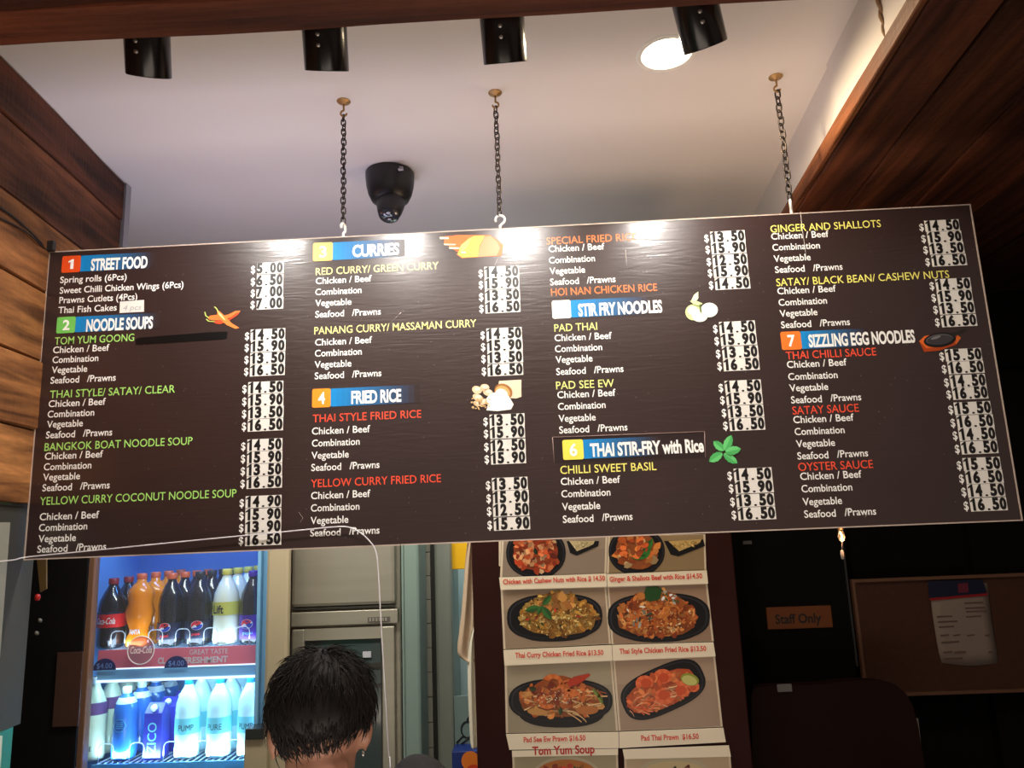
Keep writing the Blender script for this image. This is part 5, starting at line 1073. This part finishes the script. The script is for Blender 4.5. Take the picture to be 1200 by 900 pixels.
def ell(c_, r3, n=20, mfn=None):
    vs = []; fs = []
    for i in range(n+1):
        t_ = math.pi*i/n
        for k in range(n*2): a = math.pi*k/n; v = Vector((c_[0]+r3[0]*math.sin(t_)*math.cos(a), c_[1]+r3[1]*math.sin(t_)*math.sin(a), c_[2]+r3[2]*math.cos(t_))); vs.append(HM @ v if mfn is None else mfn(v))
    for i in range(n):
        for k in range(n*2): fs.append((i*n*2+k, (i+1)*n*2+k, (i+1)*n*2+(k+1) % (n*2), i*n*2+(k+1) % (n*2)))
    return vs, fs
# local head frame: +Y face, +Z crown
head = [ell((0, -.005, .025), (.076, .092, .088)), ell((0, .022, -.045), (.058, .066, .070)), ell((0, .060, -.088), (.030, .026, .026)), ell((0, .088, -.030), (.014, .020, .026), 10), ell((0, .078, -.064), (.025, .012, .009), 10),
        ell((.030, .074, .004), (.013, .010, .009), 10), ell((-.030, .074, .004), (.013, .010, .009), 10), ell((0, .070, .022), (.048, .016, .010), 10)]
ears = []
for s in (1, -1):
    ears.append(ell((s*.074, .0, -.012), (.010, .017, .028), 12)); ears.append(ell((s*.081, -.006, -.008), (.006, .012, .023), 10)); ears.append(ell((s*.075, .004, -.036), (.006, .007, .008), 8))
SC = Vector((HC.x+.055, 1.545, HC.z-.235))   # base of the neck
shR = at(490, 899, 1.60)-Vector((0, 0, .004)); shL = Vector((SC.x-.19, 1.50, SC.z-.045))
nk = [(SC-Vector((0, 0, .05)), .062), (SC+Vector((0, 0, .03)), .055), (hp(0, -.015, -.085), .054), (hp(0, -.01, -.03), .058)]
pel = Vector((SC.x+.0, 1.56, FLOOR+.90))
tor = [(pel, (.15, .11)), (pel+Vector((0, 0, .13)), (.135, .10)), (pel.lerp(SC, .55), (.15, .105)), (pel.lerp(SC, .85), (.165, .11)), (SC+Vector((0, 0, -.03)), (.07, .06))]
elR = shR+Vector((.10, .06, -.27)); haR = elR+Vector((-.09, .235, .02)); elL = shL+Vector((-.06, .04, -.27)); haL = elL+Vector((.09, .235, .03))
armR = [(SC+Vector((.06, 0, -.06)), .062), (shR, .060), (shR.lerp(elR, .5), .046), (elR, .038), (elR.lerp(haR, .5), .035), (haR, .025)]
armL = [(SC+Vector((-.06, 0, -.06)), .062), (shL, .058), (shL.lerp(elL, .5), .046), (elL, .038), (elL.lerp(haL, .5), .035), (haL, .025)]
legs = []; feet = []
for s in (1, -1):
    hip = pel+Vector((s*.09, 0, -.02)); kn = Vector((hip.x+s*.02, 1.575, FLOOR+.48)); an = Vector((hip.x+s*.03, 1.54, FLOOR+.09))
    legs.append([(pel+Vector((0, 0, .02)), .10), (hip, .092), (hip.lerp(kn, .5), .075), (kn, .055), (kn.lerp(an, .35), .054), (an, .036)])
    feet.append([(an+Vector((0, -.03, -.045)), .036), (an+Vector((0, .06, -.05)), .037), (an+Vector((0, .16, -.06)), .028)])
def hand(w0, dr, s):
    dr = dr.normalized(); upv = Vector((0, 0, 1)); side = dr.cross(upv).normalized(); ch = [[(w0, .024), (w0+dr*.045, (.036, .015)), (w0+dr*.085, (.038, .013))]]
    for i, (o_, L_) in enumerate(((-.03, .068), (-.010, .078), (.010, .073), (.029, .056))):
        b_ = w0+dr*.08+side*o_; ch.append([(b_, .009), (b_+dr*L_*.45, .0085), (b_+dr*L_*.75-upv*L_*.22, .0078), (b_+dr*L_*.85-upv*L_*.5, .007)])
    b_ = w0+dr*.025-side*.028*s; ch.append([(b_, .012), (b_-side*.026*s+dr*.025-upv*.01, .0105), (b_-side*.030*s+dr*.055-upv*.02, .009)])
    return ch
hands = hand(haR, haR-elR, -1)+hand(haL, haL-elL, 1)
body = fuse('body', head+ears+[skin_mesh('b', [nk, tor, armR, armL]+legs+feet+hands, 1)], SKIN, per, .0075, 2)
sh_t = [(pel+Vector((0, 0, -.04)), (.185, .145)), (pel+Vector((0, 0, .13)), (.165, .13)), (pel.lerp(SC, .55), (.178, .135)), (pel.lerp(SC, .85), (.19, .135)), (SC+Vector((0, 0, -.035)), (.085, .078))]
sh_r = [(SC+Vector((.05, 0, -.06)), .078), (shR, .078), (shR.lerp(elR, .5), .066), (shR.lerp(elR, .8), .062)]
sh_l = [(SC+Vector((-.05, 0, -.06)), .078), (shL, .074), (shL.lerp(elL, .5), .066), (shL.lerp(elL, .8), .062)]
fuse('shirt', [skin_mesh('s', [sh_t, sh_r, sh_l], 2)], mat('charcoal_shirt', (.020, .019, .021), .85, noise=.15, nscale=14, bump=.4), per, .012, 3)
trl = [[(p_, (r_+.016)) for p_, r_ in L_[:-1]]+[(L_[-1][0], .055)] for L_ in legs]
fuse('trousers', [skin_mesh('t', trl+[[(pel+Vector((0, 0, .05)), (.155, .115)), (pel+Vector((0, 0, -.04)), (.16, .12))]], 1)], mat('black_trousers', (.010, .010, .013), .85), per, .014, 3)
for f_ in feet:
    fuse('shoe', [skin_mesh('f', [[(p_+Vector((0, 0, .0)), r_+.009) for p_, r_ in f_]], 1)], BLACK, per, .01, 1)
# hair: a close cap over the skull with layered tufts
rnd = random.Random(3)
def hsurf(th, ph, k=1.0):
    """th from the crown (0) down, ph around (0 = face)"""
    r3 = (.088*k, .100*k, .097*k); return Vector((r3[0]*math.sin(th)*math.sin(ph), -.004+r3[1]*math.sin(th)*math.cos(ph), .030+r3[2]*math.cos(th)))
vs = []; fs = []; NT, NP = 22, 44
def limit(ph):   # hairline: high over the face, round the ears, low at the nape
    c_ = math.cos(ph)
    if c_ > .55: return R(52)
    side = 34 if math.sin(ph) < 0 else 6
    if c_ > -.15: return R(52+(.55-c_)/.7*(48+side))
    return R(100+side+(-.15-c_)/.85*(44-side))
for i in range(NT+1):
    for k in range(NP):
        ph = 2*math.pi*k/NP; th = limit(ph)*i/NT; n_ = mnoise.noise(Vector((math.sin(th)*math.sin(ph)*4, math.sin(th)*math.cos(ph)*4, math.cos(th)*4)))
        edge = min(1, (1-i/NT)*5); vs.append(hp(*hsurf(th, ph, .93+.07*edge+.035*n_*edge+.018*mnoise.noise(Vector((ph*9, th*3, 0)))*edge)))
for i in range(NT):
    for k in range(NP): fs.append((i*NP+k, (i+1)*NP+k, (i+1)*NP+(k+1) % NP, i*NP+(k+1) % NP))
m = MB().add(vs, fs, smooth=True)
crown = Vector((.0, -.045, .12))
for q in range(4200):
    ph = rnd.uniform(0, 2*math.pi); th = math.acos(1-rnd.random()*(1-math.cos(limit(ph))))
    p0 = hsurf(th, ph, .97); nrm = Vector((p0.x/.083**2, (p0.y+.004)/.098**2, (p0.z-.03)/.096**2)).normalized()
    fl = (p0-crown); fl = (fl-nrm*fl.dot(nrm)); fl = fl.normalized() if fl.length > 1e-4 else Vector((1, 0, 0))
    fl = (fl+Vector((rnd.gauss(0, .28), rnd.gauss(0, .28), rnd.gauss(0, .2)))).normalized()
    up_ = max(0, math.cos(th)); L_ = rnd.uniform(.026, .046)*(1.0-.35*(math.cos(ph) < -.2 and th > 1.6)); lift = (.10+.42*up_**1.2)*rnd.uniform(.3, 1.5)
    pts = [p0]; d = (fl+nrm*lift*1.6).normalized()
    for s in range(4): pts.append(pts[-1]+d*L_/4); d = (d-nrm*.28+Vector((0, 0, -.10))).normalized()
    r0 = rnd.uniform(.0007, .0015); m.tube([hp(*p_) for p_ in pts], [r0, r0, r0*.8, r0*.5, r0*.1], 3, smooth=True, caps=False)
hr = m.build('hair', HAIR, per); hr['kind'] = 'stuff'
# earring
q = hp(.070, -.004, -.047); MB().tube([q+Vector((0, .004*math.cos(R(a)), .005*math.sin(R(a)))) for a in range(0, 361, 30)], .0009, 5, caps=False).build('earring', mat('silver', (.6, .6, .6), .2, metal=1), per)
